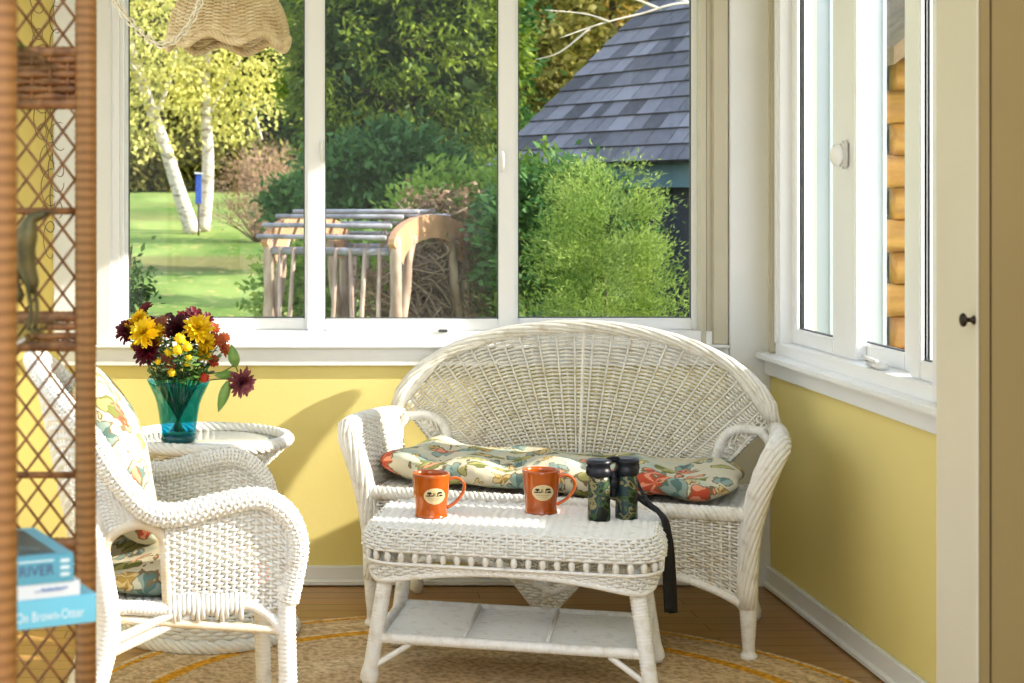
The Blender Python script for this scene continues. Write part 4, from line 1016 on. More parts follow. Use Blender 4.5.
# heron figure on the shelf above
hp = P(29, 330, 1.935); hp.z = 1.147
he = thing('heron_figurine', 'small dark bronze heron figure standing on the rattan shelf', 'figurine', hp)
m = MB(); m.tube(smooth([(.004, 0, .045), (.003, 0, .058), (-.004, 0, .078), (-.006, 0, .098), (-.003, 0, .113), (.000, 0, .125), (.004, 0, .133), (.012, 0, .137), (.019, 0, .139)], 6), np.interp(np.linspace(0, 1, 49), [0, .12, .3, .5, .65, .75, .85, .93, 1], [.003, .009, .014, .0135, .010, .007, .006, .0055, .004]), 14)
m.tube([(.017, 0, .139), (.024, 0, .141), (.030, 0, .144)], [.004, .0022, .0004], 8); m.build('body', M['bronze'], he)
m = MB(); m.tube(smooth([(-.012, 0, .088), (-.019, .0, .060), (-.010, 0, .036)], 5), [.009] * 5 + [.008] * 5 + [.003], 8); m.build('wing', M['bronze'], he)
for s in (-1, 1):
    m = MB(); m.tube(smooth([(.002 + s * .003, s * .004, .055), (.006 + s * .003, s * .004, .028), (.003 + s * .003, s * .004, .003)], 5), .0028, 8)
    for a in (-.5, 0, .5): m.tube([(.003 + s * .003, s * .004, .003), (.003 + .012 * math.cos(a) + s * .003, s * .004 + .012 * math.sin(a), .0015)], .0015, 5)
    m.build('leg', M['bronze'], he)

# ================================================================== HANGING WICKER LAMP
LP = (P(228, 0, 4.6).x, 4.6, 1.742); lo = np.array(LP)
pl = thing('pendant_lamp', 'straw coloured wicker dome lamp with wavy rim hanging before the left window', 'lamp', LP)
def S_dome(u, v):
    a = 2 * PI * u; r = .167 * np.cos(np.clip(v, 0, .985) * PI / 2) ** .45; z = .21 * v + (1 - v) ** 3 * .013 * np.cos(7 * a + .5); return np.stack([r * np.cos(a), r * np.sin(a), z], -1)
m = MB(); weave(m, S_dome, 44, 42, .0036, .0027, amp=.0040, closed=True, v1=.97, sub=4); m.build('shade', M['shade'], pl)
m = MB(); u = np.linspace(0, 1, 120); q = S_dome(u, np.zeros(120)); m.rope(q, .006, 4, lay=.05); m.rope(q * np.array([.985, .985, 1]) + (0, 0, .02), .003, 3, lay=.05); m.build('rim', M['shade'], pl)
m = MB(); m.lathe([(0, .215), (.03, .213), (.032, .222), (.018, .228), (.010, .25), (0, .25)], 20, cap=False); m.tube([(0, 0, .10), (0, 0, .215)], .016, 12); m.build('socket', M['brass'], pl)
m = MB(); m.sphere((0, 0, .085), (.03, .03, .036), 16, 10); m.build('bulb', mat('milk_bulb', (.85, .82, .74), None, rough=.3), pl)
ch = [(0, 0, .25), (-.03, -.08, .27), np.array(P(203, -6, 4.41)) - lo, np.array(P(192, 20, 4.40)) - lo, np.array(P(179, 37, 4.40)) - lo, np.array(P(163, 45, 4.41)) - lo, np.array(P(146, 37, 4.43)) - lo, np.array(P(130, 21, 4.46)) - lo, np.array(P(113, -4, 4.5)) - lo, np.array((P(78, -60, 4.55).x, 4.55, 2.10)) - lo, np.array((P(40, 0, 4.6).x, 4.6, 2.45)) - lo]
p_, d_ = resample(smooth(ch, 14), .020); t_, N_, B_ = frames(p_)
m = MB(); a = np.linspace(0, 2 * PI, 12, endpoint=False)
for i in range(len(p_)):
    A_, B2 = (t_[i], N_[i]) if i % 2 else (t_[i], B_[i])
    ring = p_[i] + np.outer(np.cos(a) * .0150, A_) + np.outer(np.sin(a) * .0090, B2); ring = np.vstack([ring, ring[:1]])
    m.tube(ring, .0027, 6, caps=False)
m.tube(p_[::2], .0016, 5); m.build('chain', M['brass'], pl)
m = MB(); e = ch[-1]; m.tube([np.array(e) + (0, 0, .0), np.array(e) + (0, 0, -.03)], .003, 6); m.lathe([(0, -.001), (.018, -.001), (.016, -.008), (0, -.01)], 14, e, cap=False); m.build('ceiling_hook', M['brass'], pl)

# curly dried vine on the wall behind the shelf
cv_ = MB(); R = np.random.default_rng(4); vx, vz = fx(42), fz(70)
for k in range(7):
    a0, r0 = R.uniform(0, 6), R.uniform(.02, .05); n_ = 60; t = np.linspace(0, 1, n_)
    x = .10 * (R.uniform(-.6, .6)) + r0 * (1 - .5 * t) * np.cos(a0 + t * 24) * .8; z = (.30 - .14 * k if k < 4 else .28 - .13 * k) + .22 - .34 * t + r0 * np.sin(a0 + t * 24)
    cv_.tube(np.stack([x, -.006 - .012 * np.abs(np.sin(t * 9 + a0)), z], 1), .0016, 5)
vn = cv_.build('dried_vine', M['twig']); vn.location = (vx, YB - .003, vz); tag(vn, 'thin curly dried vine hanging on the wall behind the rattan shelf', 'decoration')
# ================================================================== OUTDOORS
def gz(y): return np.where(y < 14, -.85, np.where(y < 52, -.85 + .075 * (y - 14), 2.0 + .24 * (y - 52)))
def lawn_mat():
    mt = bpy.data.materials.new('lawn_grass'); mt.use_nodes = True; nt = mt.node_tree; L = nt.links.new
    b = nt.nodes['Principled BSDF']; b.inputs['Roughness'].default_value = .9; b.inputs['Specular IOR Level'].default_value = .1
    tc = _n(nt, 'ShaderNodeTexCoord'); mp = _n(nt, 'ShaderNodeMapping'); mp.inputs['Scale'].default_value = (1, .5, 1); L(tc.outputs['Object'], mp.inputs[0])
    n1 = _n(nt, 'ShaderNodeTexNoise', Scale=.55, Detail=6.0); L(mp.outputs[0], n1.inputs['Vector'])
    r = _n(nt, 'ShaderNodeValToRGB'); e = r.color_ramp.elements; e[0].position = .36; e[0].color = (.12, .20, .045, 1); e[1].position = .64; e[1].color = (.29, .37, .11, 1)
    L(n1.outputs['Fac'], r.inputs['Fac'])
    n2 = _n(nt, 'ShaderNodeTexNoise', Scale=5.5, Detail=4.0); L(tc.outputs['Object'], n2.inputs['Vector'])
    r2 = _n(nt, 'ShaderNodeValToRGB'); e = r2.color_ramp.elements; e[0].position = .60; e[0].color = (0, 0, 0, 1); e[1].position = .68; e[1].color = (1, 1, 1, 1); L(n2.outputs['Fac'], r2.inputs['Fac'])
    mx = _n(nt, 'ShaderNodeMix', data_type='RGBA'); L(r2.outputs['Color'], mx.inputs[0]); L(r.outputs['Color'], mx.inputs[6]); mx.inputs[7].default_value = (.50, .42, .16, 1)
    mp2 = _n(nt, 'ShaderNodeMapping'); mp2.inputs['Scale'].default_value = (.05, .22, 1); L(tc.outputs['Object'], mp2.inputs[0])
    n3 = _n(nt, 'ShaderNodeTexNoise', Scale=1.0, Detail=4.0); L(mp2.outputs[0], n3.inputs['Vector'])
    r3 = _n(nt, 'ShaderNodeValToRGB'); e = r3.color_ramp.elements; e[0].position = .52; e[0].color = (0, 0, 0, 1); e[1].position = .62; e[1].color = (.75, .75, .75, 1); L(n3.outputs['Fac'], r3.inputs['Fac'])
    mx2 = _n(nt, 'ShaderNodeMix', data_type='RGBA'); L(r3.outputs['Color'], mx2.inputs[0]); L(mx.outputs[2], mx2.inputs[6]); mx2.inputs[7].default_value = (.20, .16, .07, 1)
    L(mx2.outputs[2], b.inputs['Base Color']); return mt
m = MB()
def fn(U, V):
    y = 5.72 + 134 * V ** 2; x = -70 + 150 * U; return np.stack([x, y, gz(y) + .05 * np.sin(x * .7) * np.cos(y * .5) * (y > 14)], -1)
m.grid(fn, 40, 90); struct(m.build('lawn', lawn_mat(), None))

M['bark'] = mat('dark_bark', (.05, .035, .025), (.11, .085, .065), 12, .9, stretch=(4, 4, .6))
M['birch'] = mat('birch_bark', (.62, .56, .48), (.30, .24, .19), 5, .8, ramp=(.5, .68), stretch=(1, 1, 3))
M['dead'] = mat('grey_branch', (.55, .50, .43), (.38, .34, .29), 10, .8)
LM = {'birch': leaf_mat('birch_leaf', (.50, .50, .14), (.80, .72, .28), .35), 'cedar': leaf_mat('cedar_leaf', (.03, .10, .015), (.40, .48, .06), .3),
      'cedarb': leaf_mat('blue_cedar_leaf', (.035, .11, .035), (.14, .27, .08), .3), 'bright': leaf_mat('bright_leaf', (.12, .26, .035), (.44, .55, .12), .4),
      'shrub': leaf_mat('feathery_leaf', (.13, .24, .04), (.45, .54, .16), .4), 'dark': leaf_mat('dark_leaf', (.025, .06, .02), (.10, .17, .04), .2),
      'olive': leaf_mat('olive_leaf', (.13, .13, .035), (.36, .32, .09), .3), 'gold': leaf_mat('gold_leaf', (.36, .24, .05), (.66, .50, .16), .35),
      'pink': leaf_mat('dusty_pink_leaf', (.36, .22, .14), (.60, .42, .29), .3), 'brown': leaf_mat('dry_leaf', (.16, .10, .055), (.42, .31, .19), .2)}

def crown(parent, org, lm, clusters, per, cr, L, W, droop=0.0, spread=.8, name='foliage', tint=None):
    """clusters: (N,3) centres and (N,3) outward directions"""
    C, D = clusters; n = len(C)
    off = rng.normal(0, 1, (n, per, 3)) * cr * np.array([1, 1, .75])
    pts = C[:, None] + off
    dirs = np.repeat((D + np.array([0, 0, -droop]))[:, None], per, 1) + off / cr * .5
    t = np.clip(np.repeat(rng.uniform(0, 1, n)[:, None], per, 1) * .55 + rng.random((n, per)) * .45, 0, 1)
    q = leaf_quads(pts.reshape(-1, 3) - org, L, W, dirs.reshape(-1, 3), spread)
    return obj(name, mesh_quads(name, q, t.reshape(-1)), parent, lm)

def tree(name, label, cat, base, parts, trunk=None, bark=None, group=None, branches=()):
    base = np.array(base, float); root = thing(name, label, cat, base, 0, group)
    if trunk is not None:
        m = MB(); p = smooth([np.array(q) - base for q in trunk[0]], 6); m.tube(p, np.interp(np.linspace(0, 1, len(p)), np.linspace(0, 1, len(trunk[1])), trunk[1]), 10)
        m.build('trunk', bark or M['bark'], root)
    for (pp, r0, r1) in branches:
        m = MB(); p = smooth([np.array(q) - base for q in pp], 6); m.tube(p, np.linspace(r0, r1, len(p)), 6); m.build('branch', bark or M['bark'], root)
    for kw in parts: crown(root, base, **kw)
    return root
def G(px, D): return np.array([fx(px, D), D, float(gz(np.array(float(D))))])

# birches on the lawn
g = lambda *a: P(*a)
c1 = ellipsoid_pts(150, g(158, 55, 34), (1.1, 1.0, 2.1), .2)
tree('birch_tree', 'leaning pale birch with yellow leaves, the left of the two trunks on the lawn', 'tree', G(192, 34), [dict(lm=LM['birch'], clusters=c1, per=17, cr=.26, L=.14, W=.085, droop=.8)],
     ([G(193, 34), g(180, 195, 34), g(166, 150, 34), g(148, 100, 34.2), g(130, 45, 34.5), g(115, -20, 35), g(105, -80, 35)], [.17, .15, .13, .12, .10, .08, .05]), M['birch'],
     branches=[([g(155, 118, 34), g(170, 80, 34), g(178, 40, 34)], .05, .02), ([g(140, 75, 34), g(125, 60, 33.6), g(112, 70, 33.4)], .04, .015)])
c2 = ellipsoid_pts(230, g(226, 55, 35), (1.35, 1.0, 2.0), .15)
tree('birch_tree', 'upright pale birch with yellow leaves, the right of the two trunks on the lawn', 'tree', G(204, 34.5), [dict(lm=LM['birch'], clusters=c2, per=17, cr=.26, L=.14, W=.085, droop=.8)],
     ([G(203, 34.5), g(207, 190, 34.5), g(208, 150, 34.5), g(205, 100, 34.6), g(207, 40, 34.8), g(212, -40, 35), g(214, -100, 35)], [.15, .135, .125, .11, .09, .07, .05]), M['birch'],
     branches=[([g(207, 120, 34.6), g(225, 85, 34.6), g(240, 60, 34.4)], .04, .015), ([g(206, 90, 34.6), g(192, 60, 34.6), g(186, 30, 34.4)], .035, .015), ([g(248, 90, 36), g(256, 120, 36), g(262, 140, 36)], .04, .03)])
# big cedar behind the arbor
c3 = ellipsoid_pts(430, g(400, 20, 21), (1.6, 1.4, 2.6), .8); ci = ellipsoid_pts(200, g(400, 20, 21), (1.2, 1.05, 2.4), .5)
tree('cedar_tree', 'large dense cedar with sunlit yellow green sprays behind the arbor', 'tree', G(418, 21), [dict(lm=LM['cedar'], clusters=c3, per=64, cr=.115, L=.12, W=.04, droop=.5, spread=.6), dict(lm=LM['dark'], clusters=ci, per=40, cr=.2, L=.2, W=.09, name='inner_shade_foliage')],  # dark inner leaves stand in for shade in the gaps between sprays
     ([G(418, 21), g(416, 200, 21), g(414, 100, 21), g(412, -20, 21)], [.16, .14, .12, .08]), branches=[([g(415, 110, 21), g(440, 70, 20.6), g(462, 50, 20.4)], .04, .02), ([g(415, 140, 21), g(385, 100, 20.4), g(360, 90, 20)], .04, .02)])
c3 = ellipsoid_pts(170, g(486, 40, 23), (.62, .8, 2.6), .5)
tree('cedar_tree', 'narrow dark cedar with bare lower trunk, behind the left end of the shingled roof', 'tree', G(472, 23), [dict(lm=LM['cedarb'], clusters=c3, per=40, cr=.15, L=.17, W=.06, droop=.4, spread=.6)],
     ([G(472, 23), g(471, 190, 23), g(470, 120, 23), g(472, 0, 23)], [.10, .095, .09, .06]))
c4 = ellipsoid_pts(190, g(385, 172, 19), (.95, .7, .55), .6)
tree('evergreen_shrub', 'blue green evergreen shrub below the large cedar, above the arbor roof', 'shrub', G(385, 19), [dict(lm=LM['cedarb'], clusters=c4, per=40, cr=.12, L=.13, W=.05, droop=.1)], ([G(385, 19), g(385, 250, 19), g(385, 180, 19)], [.08, .06, .03]))
c4 = ellipsoid_pts(240, g(452, 258, 16.3), (.66, .55, .95), .55)
tree('evergreen_shrub', 'light green leafy shrub growing behind the right end of the arbor', 'shrub', G(452, 16.3), [dict(lm=LM['bright'], clusters=c4, per=42, cr=.10, L=.10, W=.045, droop=.1)], ([G(452, 16.3), g(452, 260, 16.3), g(452, 210, 16.3)], [.06, .05, .02]))
c4 = ellipsoid_pts(130, g(300, 206, 27), (.5, .45, .48), .5)
tree('evergreen_shrub', 'small dark green shrub behind the left end of the arbor', 'shrub', G(298, 27), [dict(lm=LM['cedarb'], clusters=c4, per=40, cr=.13, L=.15, W=.06)], ([G(298, 27), g(298, 220, 27)], [.06, .03]))
c4 = ellipsoid_pts(150, g(350, 290, 17), (1.0, .5, .6), .5)
tree('evergreen_shrub', 'low green shrub seen through the railing of the arbor', 'shrub', G(350, 17), [dict(lm=LM['bright'], clusters=c4, per=36, cr=.12, L=.11, W=.05)], ([G(350, 17), g(350, 300, 17)], [.05, .03]))
# dusty bare shrub on the lawn
c5 = ellipsoid_pts(190, g(262, 190, 32), (.85, .6, .85), .15)
bs = tree('bare_shrub', 'dusty pink twiggy shrub on the lawn beside the birches', 'shrub', G(258, 32), [dict(lm=LM['pink'], clusters=c5, per=24, cr=.17, L=.11, W=.022, droop=-.5)], None)
m = MB(); b0 = G(258, 32)
for k in range(46):
    a, e_ = rng.uniform(0, 2 * PI), rng.uniform(.5, 1.4); d = np.array([math.cos(a) * math.cos(e_), math.sin(a) * math.cos(e_), math.sin(e_)]); l = rng.uniform(.7, 1.5)
    m.tube([d * .05, d * l * .5 + (0, 0, .05), d * l], [.014, .010, .004], 4)
m.build('twigs', mat('pink_twig', (.34, .22, .15), (.5, .36, .26), 20, .8), bs)
pz = float(gz(np.array(33.5))); zb, zt_ = P(199, 204, 33.5).z - pz, P(199, 172, 33.5).z - pz
bp = thing('nest_box', 'slim blue nest box on a thin pole between the birch trunks', 'nest box', (fx(198.5, 33.5), 33.5, pz))
m = MB(); m.tube([(0, .02, 0), (0, .02, zb + .1)], .018, 8); m.build('pole', M['bark'], bp)
m = MB(); m.box2((-.06, -.05, zb), (.06, .07, zt_ - .04), bev=.01); m.build('box', mat('blue_paint', (.03, .09, .42), (.05, .13, .5), 4, .5), bp, False)
m = MB(); m.prism([(-.08, zt_ - .04), (.08, zt_ - .04), (.08, zt_ - .015), (-.08, zt_)], -.08, .09); m.build('lid', M['white'], bp, False)
# low plant just outside the left window
c6 = ellipsoid_pts(40, g(128, 285, 8.6), (.11, .1, .2), .2)
lp_ = tree('leafy_sapling', 'small dark leafy sapling just outside the left window near its corner', 'plant', G(126, 8.6), [dict(lm=LM['dark'], clusters=c6, per=14, cr=.04, L=.045, W=.022)], ([G(126, 8.6), g(127, 330, 8.6), g(129, 270, 8.6), g(132, 245, 8.6)], [.014, .012, .008, .004]))

# woodland on the slope behind
wood = [
 (118, 50, 2.4, 5.5, 'olive', 'olive woodland tree behind the birches at the far left'), (165, 56, 2.6, 6.5, 'dark', 'dark woodland tree behind the leaning birch'),
 (228, 54, 2.4, 6.5, 'olive', 'olive woodland tree right of the upright birch'), (262, 60, 2.6, 7.5, 'dark', 'dark green woodland tree behind the hanging lamp'),
 (300, 48, 1.8, 6.8, 'dark', 'dark tree far behind the left window post'), (340, 56, 2.5, 7, 'cedarb', 'green woodland tree left behind the large cedar'),
 (440, 60, 2.6, 7, 'gold', 'golden woodland tree glimpsed right of the large cedar'), (525, 54, 2.2, 7, 'olive', 'olive woodland tree above the left end of the shingled roof'),
 (565, 62, 2.6, 7.5, 'gold', 'golden autumn tree behind the shingled roof'), (610, 56, 2.4, 8, 'olive', 'olive tree beside the golden one behind the shingled roof'),
 (655, 66, 3.0, 9, 'gold', 'golden tree farthest right, almost hidden by the shingled roof'), (85, 60, 3, 7, 'dark', 'dark woodland tree hidden mostly by the rattan shelf')]
for (px, D, r, h, k, lab) in wood:
    b0 = G(px, D); c = b0 + (0, 0, h * .58)
    cl = ellipsoid_pts(170, c, (r, r * .9, h * .52), .5)
    tree('woodland_tree', lab, 'tree', b0, [dict(lm=LM[k], clusters=cl, per=30, cr=.34, L=.36, W=.20, droop=.3)], ([b0, b0 + (.1, 0, h * .5), b0 + (.0, 0, h * .95)], [.2, .15, .05]), group='woodland trees on the slope')
# dark hedge strip at the far edge of the lawn
for px, lab in ((140, 'low shaded bush at the back of the lawn left of the birches'), (238, 'low shaded bush at the back of the lawn right of the birches')):
    cl = ellipsoid_pts(120, G(px, 47) + (0, 0, .7), (1.9, .8, .8), .4)
    tree('lawn_bush', lab, 'shrub', G(px, 47), [dict(lm=LM['olive'], clusters=cl, per=30, cr=.25, L=.26, W=.12)], None)

# feathery shrub outside the right light
sb = G(601, 10.2); c7 = []; dd = []
for k in range(300):
    a = rng.uniform(0, 2 * PI); h = rng.uniform(0, 1) ** .8; r = (.60 - .34 * h ** 2.2) * math.sqrt(rng.uniform(.15, 1)) * (1 + .22 * math.sin(4 * a + 5 * h) + .12 * math.sin(9 * a - 7 * h))
    c7.append(sb + np.array([r * math.cos(a) * 1.05 + .03 * h, r * math.sin(a), .2 + 1.95 * h + .24 * math.cos(3 * a) * h + rng.uniform(-.1, .1)])); dd.append((math.cos(a) * .8, math.sin(a) * .8, .7))
tree('feathery_shrub', 'tall feathery bright green shrub just outside the right hand pane', 'shrub', sb, [dict(lm=LM['shrub'], clusters=(np.array(c7), np.array(dd)), per=150, cr=.07, L=.042, W=.0085, droop=-.1, spread=.6)],
     ([sb, sb + (.02, 0, .8), sb + (.03, 0, 1.7)], [.03, .022, .01]), branches=[([sb + (0, 0, .3), sb + (d_[0] * .5, d_[1] * .5, 1.2)], .012, .004) for d_ in dd[:14]])

# arbor of weathered wood
M['grey_wood'] = mat('weathered_wood', (.34, .34, .36), (.22, .21, .22), 9, .8, stretch=(1, 1, 1))
M['peach_wood'] = mat('cedar_board', (.60, .34, .19), (.47, .25, .13), 7, .7)
M['drift'] = mat('driftwood', (.52, .40, .31), (.30, .21, .15), 6, .8, stretch=(2, 2, .7))
NR = np.array([.938, 13.7, -.85]); aa = np.array([-math.cos(math.radians(30)), math.sin(math.radians(30)), 0]); bb = np.array([math.sin(math.radians(30)), math.cos(math.radians(30)), 0])
AL, AW, AZ = 1.22, 1.40, 1.86
ar = thing('garden_arbor', 'weathered wooden garden arbor with slatted arched roof and railing', 'arbor', NR)
def ap(l, w, z): return aa * l + bb * w + np.array([0, 0, z])
for l in (0, AL):
    for w in (0, AW):
        m = MB(); m.tube(smooth([ap(l, w, 0), ap(l + .01, w, .7), ap(l - .01, w, 1.3), ap(l, w, AZ)], 6), [.058] * 6 + [.054] * 6 + [.048] * 7, 10); m.build('post', M['drift'], ar)
    m = MB(); n_ = 18; th = np.linspace(0, PI, n_); o_ = [ap(l, AW / 2 - (AW / 2 + .08) * math.cos(t), AZ - .06 + .24 * math.sin(t)) for t in th]; i_ = [ap(l, AW / 2 - (AW / 2 - .10) * math.cos(t), AZ - .24 + .22 * math.sin(t)) for t in th]
    v = [p + aa * e_ for e_ in (-.03, .03) for p in o_ + i_]; f = []
    for k in range(n_ - 1):
        f += [(k, k + 1, n_ + k + 1, n_ + k), (2 * n_ + k, 3 * n_ + k, 3 * n_ + k + 1, 2 * n_ + k + 1), (k, 2 * n_ + k, 2 * n_ + k + 1, k + 1), (n_ + k, n_ + k + 1, 3 * n_ + k + 1, 3 * n_ + k)]
    f += [(0, n_, 3 * n_, 2 * n_), (n_ - 1, 3 * n_ - 1, 4 * n_ - 1, 2 * n_ - 1)]
    m.add(v, f); m.build('arch', M['peach_wood'], ar, False)
    for w, s in ((0, 1), (AW, -1)):
        m = MB(); m.tube(smooth([ap(l, w + s * .07, .62), ap(l, w + s * .10, 1.05), ap(l, w + s * .2, 1.4), ap(l, w + s * .24, 1.65), ap(l, w + s * .34, 1.86)], 6), [.03] * 8 + [.046] * 9 + [.042] * 8, 8); m.build('brace', M['drift'], ar)
for k in range(8):
    t = .10 + k * (PI - .2) / 7; c = AW / 2 - (AW / 2 + .11) * math.cos(t); z = AZ - .03 + .24 * math.sin(t)
    m = MB(); m.tube([ap(.035, c, z), ap(AL + .05, c, z)], .021, 8, r2=.024); m.build('roof_slat', M['grey_wood'], ar)
for w in (0, AW):
    m = MB(); m.tube([ap(0, w, 1.73), ap(AL, w, 1.73)], .035, 8); m.tube([ap(0, w, .25), ap(AL, w, .25)], .03, 8); m.build('rail', M['grey_wood'], ar)
    for k in range(8):
        l = .13 + k * (AL - .26) / 7; m = MB(); q = .07 * math.sin(k * 2.3) + .04; m.tube([ap(l + q, w - .02, .22), ap(l, w - .02, 1.76)], .019, 8); m.build('baluster', M['drift'], ar)
# dried vine smothering its right end
m = MB(); vo = NR + ap(0, AW, 0)
for k in range(70):
    x0 = rng.uniform(-.15, .15); w0 = rng.uniform(-.62, .16); z0 = rng.uniform(1.5, 2.16); n_ = 6
    p = [ap(rng.uniform(-.05, .55) + rng.normal(0, .05), w0 + rng.normal(0, .05), z0 - (z0 - rng.uniform(.3, 1.3)) * i / n_) for i in range(n_ + 1)]; m.tube(smooth(p, 4), .008, 4)
vine = m.build('climbing_vine', M['twig']); vine.location = vo
tag(vine, 'dry brown climbing vine hanging over the right end of the wooden arbor', 'vine')
C = np.array([NR + ap(rng.uniform(-.1, .5), AW + rng.normal(.0, .10), z) for z in rng.uniform(.5, 2.25, 120)] + [NR + ap(rng.uniform(.1, .9), AW * rng.uniform(.55, 1), rng.uniform(.1, 1.55)) for _ in range(90)])
crown(vine, vo, LM['brown'], (C, rng.normal(size=C.shape)), 26, .07, .07, .035, .5, name='dry_leaves')

# shingled hut
dv = np.array([.508, -.861, 0]); nv_ = np.array([.861, .508, 0]); HA_ = np.array([2.236, 18, 1.682]); hs = 3.0
hut = thing('shingled_hut', 'dark hut with steep grey shingled roof and blue eaves beam', 'building', (HA_ + dv * hs + nv_ * hs) * (1, 1, 0) + (0, 0, -.85)); ho = np.array(hut.location)
cen = (HA_ + dv * hs + nv_ * hs); apex = cen * (1, 1, 0) + (0, 0, HA_[2] + 4.3)
def shingle_mat():
    mt = bpy.data.materials.new('grey_shingle'); mt.use_nodes = True; nt = mt.node_tree; L = nt.links.new
    b = nt.nodes['Principled BSDF']; b.inputs['Roughness'].default_value = .75
    at = _n(nt, 'ShaderNodeAttribute', attribute_name='tint'); tc = _n(nt, 'ShaderNodeTexCoord')
    nz = _n(nt, 'ShaderNodeTexNoise', Scale=14.0, Detail=4.0); L(tc.outputs['Object'], nz.inputs['Vector'])
    ad = _n(nt, 'ShaderNodeMath', operation='MULTIPLY_ADD'); ad.inputs[1].default_value = .45; L(nz.outputs['Fac'], ad.inputs[0]); L(at.outputs['Fac'], ad.inputs[2])
    r = _n(nt, 'ShaderNodeValToRGB'); e = r.color_ramp.elements; e[0].position = .15; e[0].color = (.075, .075, .085, 1); e[1].position = 1; e[1].color = (.23, .23, .26, 1); L(ad.outputs[0], r.inputs['Fac'])
    L(r.outputs['Color'], b.inputs['Base Color']); return mt
corners = [HA_, HA_ + dv * 2 * hs, HA_ + dv * 2 * hs + nv_ * 2 * hs, HA_ + nv_ * 2 * hs]
Q = []; T = []; rows = 27
for side in range(4):
    a, b = corners[side], corners[(side + 1) % 4]; e_ = (b - a) / np.linalg.norm(b - a); mid = (a + b) / 2; up = apex - mid; L0 = np.linalg.norm(up); up = up / L0; nn = np.cross(e_, up); nn = nn if nn[2] > 0 else -nn
    for i in range(rows):
        v0, v1 = i / rows * L0, (i + 1.25) / rows * L0; wd = np.linalg.norm(b - a) / 2
        x0 = -wd * (1 - v0 / L0); x1 = -x0; x = x0
        while x < x1 - .01:
            w = min(rng.uniform(.14, .34), x1 - x); k = min(1, (L0 - min(v1, L0)) / (L0 - v0 + 1e-6)); tw = .018
            p = [mid + e_ * (x + .004) + up * v0 + nn * .03, mid + e_ * (x + w - .004) + up * v0 + nn * .03, mid + e_ * (x + w - .004) * k + up * v1 + nn * .004, mid + e_ * (x + .004) * k + up * v1 + nn * .004]
            Q.append(p); T.append(rng.uniform(-.05, .65) if rng.random() < .9 else .9)
            Q.append([p[0], p[1], p[1] - nn * .03, p[0] - nn * .03]); T.append(0)
            x += w
roof = obj('roof', mesh_quads('roof', np.array(Q) - ho, np.array(T)), hut, shingle_mat())
m = MB(); v = [c - ho + (0, 0, -.01) for c in corners] + [apex - ho - (0, 0, .03)]; m.add(v, [(0, 1, 4), (1, 2, 4), (2, 3, 4), (3, 0, 4), (0, 3, 2, 1)]); m.build('roof_deck', mat('dark_deck', (.03, .03, .034), None, rough=.9), hut, False)
def ring_box(ins, z0, z1, name, mt):
    m = MB(); cs = [(c - cen) * (1 - ins / hs) * (1, 1, 0) + cen * (1, 1, 0) - ho * (1, 1, 0) for c in corners]
    v = [(c[0], c[1], z0 + .85) for c in cs] + [(c[0], c[1], z1 + .85) for c in cs]; m.add(v, [(i, (i + 1) % 4, (i + 1) % 4 + 4, i + 4) for i in range(4)] + [(0, 1, 2, 3), (4, 5, 6, 7)]); return m.build(name, mt, hut, False)
ring_box(.16, 1.44, 1.70, 'eaves_beam', mat('blue_beam', (.10, .19, .24), (.13, .23, .28), 3, .6)); ring_box(.34, -.85, 1.46, 'wall', mat('navy_wall', (.022, .028, .05), (.035, .042, .07), 3, .6))

cl = ellipsoid_pts(170, g(560, 235, 14.3), (.75, .4, .62), .4)
tree('evergreen_shrub', 'dark green shrub against the hut wall behind the feathery shrub', 'shrub', G(560, 14.3), [dict(lm=LM['cedarb'], clusters=cl, per=40, cr=.10, L=.10, W=.045)], ([G(560, 14.3), g(560, 250, 14.3)], [.05, .03]))
cl = ellipsoid_pts(90, g(528, 215, 15.4), (.36, .3, .7), .4)
tree('evergreen_shrub', 'narrow bright green shrub beside the middle window post, left of the feathery shrub', 'shrub', G(528, 15.4), [dict(lm=LM['bright'], clusters=cl, per=36, cr=.10, L=.10, W=.045)], ([G(528, 15.4), g(528, 240, 15.4)], [.04, .02]))
# bare tree whose pale branches cross in front of the roof
tb = G(760, 13.5)
bt = tree('bare_tree', 'leafless tree reaching pale bare branches across the top of the right pane', 'tree', tb, [], ([tb, tb + (0, 0, 2), tb + (-.1, 0, 4.2)], [.09, .07, .03]), M['dead'],
     branches=[([g(757, 20, 13.5), g(690, 3, 13.2), g(640, 14, 13.1), g(600, 24, 13), g(560, 38, 12.9)], .014, .004), ([g(660, 9, 13.15), g(620, -6, 13), g(580, -14, 13)], .014, .005), ([g(610, 22, 13), g(585, 14, 13), g(545, 10, 12.9)], .010, .004), ([g(590, 28, 13), g(560, 52, 13), g(535, 60, 13)], .009, .003), ([g(690, 3, 13.2), g(660, -8, 13.2), g(640, -20, 13.2)], .012, .006)])

# added white wall standing in for pane reflections, and the log cabin outside
sh = thing('reflection_wall', 'added white boarded wall in place of pale reflections in the right window', 'building', (2.35, 7.3, -.85)); so = np.array(sh.location)
m = MB(); m.box2((2.02, 7.0, -.85), (2.56, 7.6, 2.8))
for k in range(8): m.box2((2.02 + k * .075, 6.985, -.85), (2.035 + k * .075, 7.0, 2.8))
m.v = [v - so for v in m.v]; m.build('wall', mat('white_boards', (.50, .56, .58), (.46, .52, .54), 2, .6), sh, False)
m = MB(); m.prism([(-.4, 3.6), (.4, 3.6), (0, 4.1)], -.4, .4); m.build('roof', M['grey_wood'], sh, False)
lc = thing('log_cabin', 'cabin of round orange logs seen through the right window', 'building', (3.5, 8.2, -.85)); lo_ = np.array(lc.location)
LOGM = mat('orange_log', (.62, .33, .09), (.40, .19, .05), 5, .55, stretch=(.6, 3, 3))
xl = fx(888, 7.6)
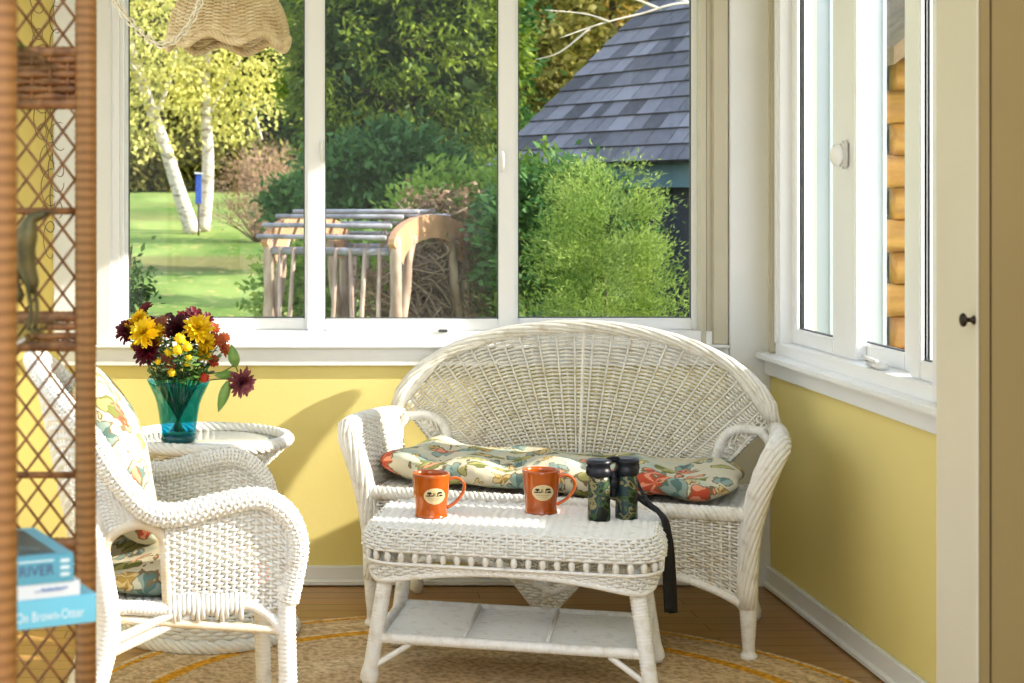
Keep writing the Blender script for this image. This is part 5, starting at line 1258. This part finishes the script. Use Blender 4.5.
for k in range(19):
    z = .07 + k * .148; m = MB(); e_ = .06 if k % 2 else -.02
    m.tube([(xl - e_ - lo_[0], -.6, z), (4.0 - lo_[0], -.6, z)], .076, 14); m.build('log', LOGM, lc)
m = MB(); m.box2((xl + .02 - lo_[0], -.56, 0), (4.0 - lo_[0], .5, 2.85)); m.build('chinking', mat('dark_chinking', (.10, .08, .06), (.16, .13, .10), 9, .9), lc, False)
m = MB(); m.prism([(xl - .12 - lo_[0], 2.75), (xl - .12 - lo_[0], 2.83), (.5, 3.9), (.5, 3.8)], -1.0, .7); m.build('roof', mat('brown_roof', (.16, .10, .06), (.24, .16, .10), 6, .8), lc, False)
# ================================================================== LIGHT, SKY, CAMERA
sd = Vector((-.42, .088, -.195)).normalized()
sun = bpy.data.lights.new('sun', 'SUN'); sun.energy = 8.0; sun.angle = math.radians(.8); sun.color = (1.0, .92, .80)
so_ = bpy.data.objects.new('sun', sun); col.objects.link(so_); so_.rotation_euler = Vector((0, 0, -1)).rotation_difference(sd).to_euler()
w = bpy.data.worlds.new('sky'); sc.world = w; w.use_nodes = True; nt = w.node_tree
bg = nt.nodes['Background']; bg.inputs['Strength'].default_value = 1.75
tc = nt.nodes.new('ShaderNodeTexCoord'); sp_ = nt.nodes.new('ShaderNodeSeparateXYZ'); rp = nt.nodes.new('ShaderNodeValToRGB')
nt.links.new(tc.outputs['Generated'], sp_.inputs[0]); nt.links.new(sp_.outputs['Z'], rp.inputs['Fac']); nt.links.new(rp.outputs['Color'], bg.inputs['Color'])
rp.color_ramp.elements[0].color = (1.0, .97, .90, 1); rp.color_ramp.elements[1].position = .6; rp.color_ramp.elements[1].color = (.62, .76, 1.0, 1)

al = bpy.data.lights.new('fill_light', 'AREA'); al.energy = 45; al.shape = 'RECTANGLE'; al.size = 2.6; al.size_y = 1.6; al.color = (1.0, .99, .96)  # added fill behind the camera to brighten the room, no lamp stands there
ao = bpy.data.objects.new('fill_light', al); col.objects.link(ao); ao.location = (.2, -1.8, 3.7); ao.rotation_euler = (math.radians(66), 0, 0)
cam = bpy.data.cameras.new('camera'); co = bpy.data.objects.new('camera', cam); col.objects.link(co)
co.location = (0, 0, EYE); co.rotation_euler = (PI / 2, 0, 0)
cam.sensor_width = 36; cam.sensor_fit = 'HORIZONTAL'; cam.lens = F / 1024 * 36
cam.shift_x = (512 - CX) / 1024; cam.shift_y = (CY - 341.5) / 1024
cam.clip_start = .05; cam.clip_end = 400
cam.dof.use_dof = True; cam.dof.focus_distance = 4.9; cam.dof.aperture_fstop = 8.0
sc.camera = co
sc.view_settings.view_transform = 'Standard'; sc.view_settings.look = 'Medium High Contrast'; sc.view_settings.exposure = 0.0
sc.cycles.use_denoising = True
sc.cycles.max_bounces = 8; sc.cycles.transparent_max_bounces = 16
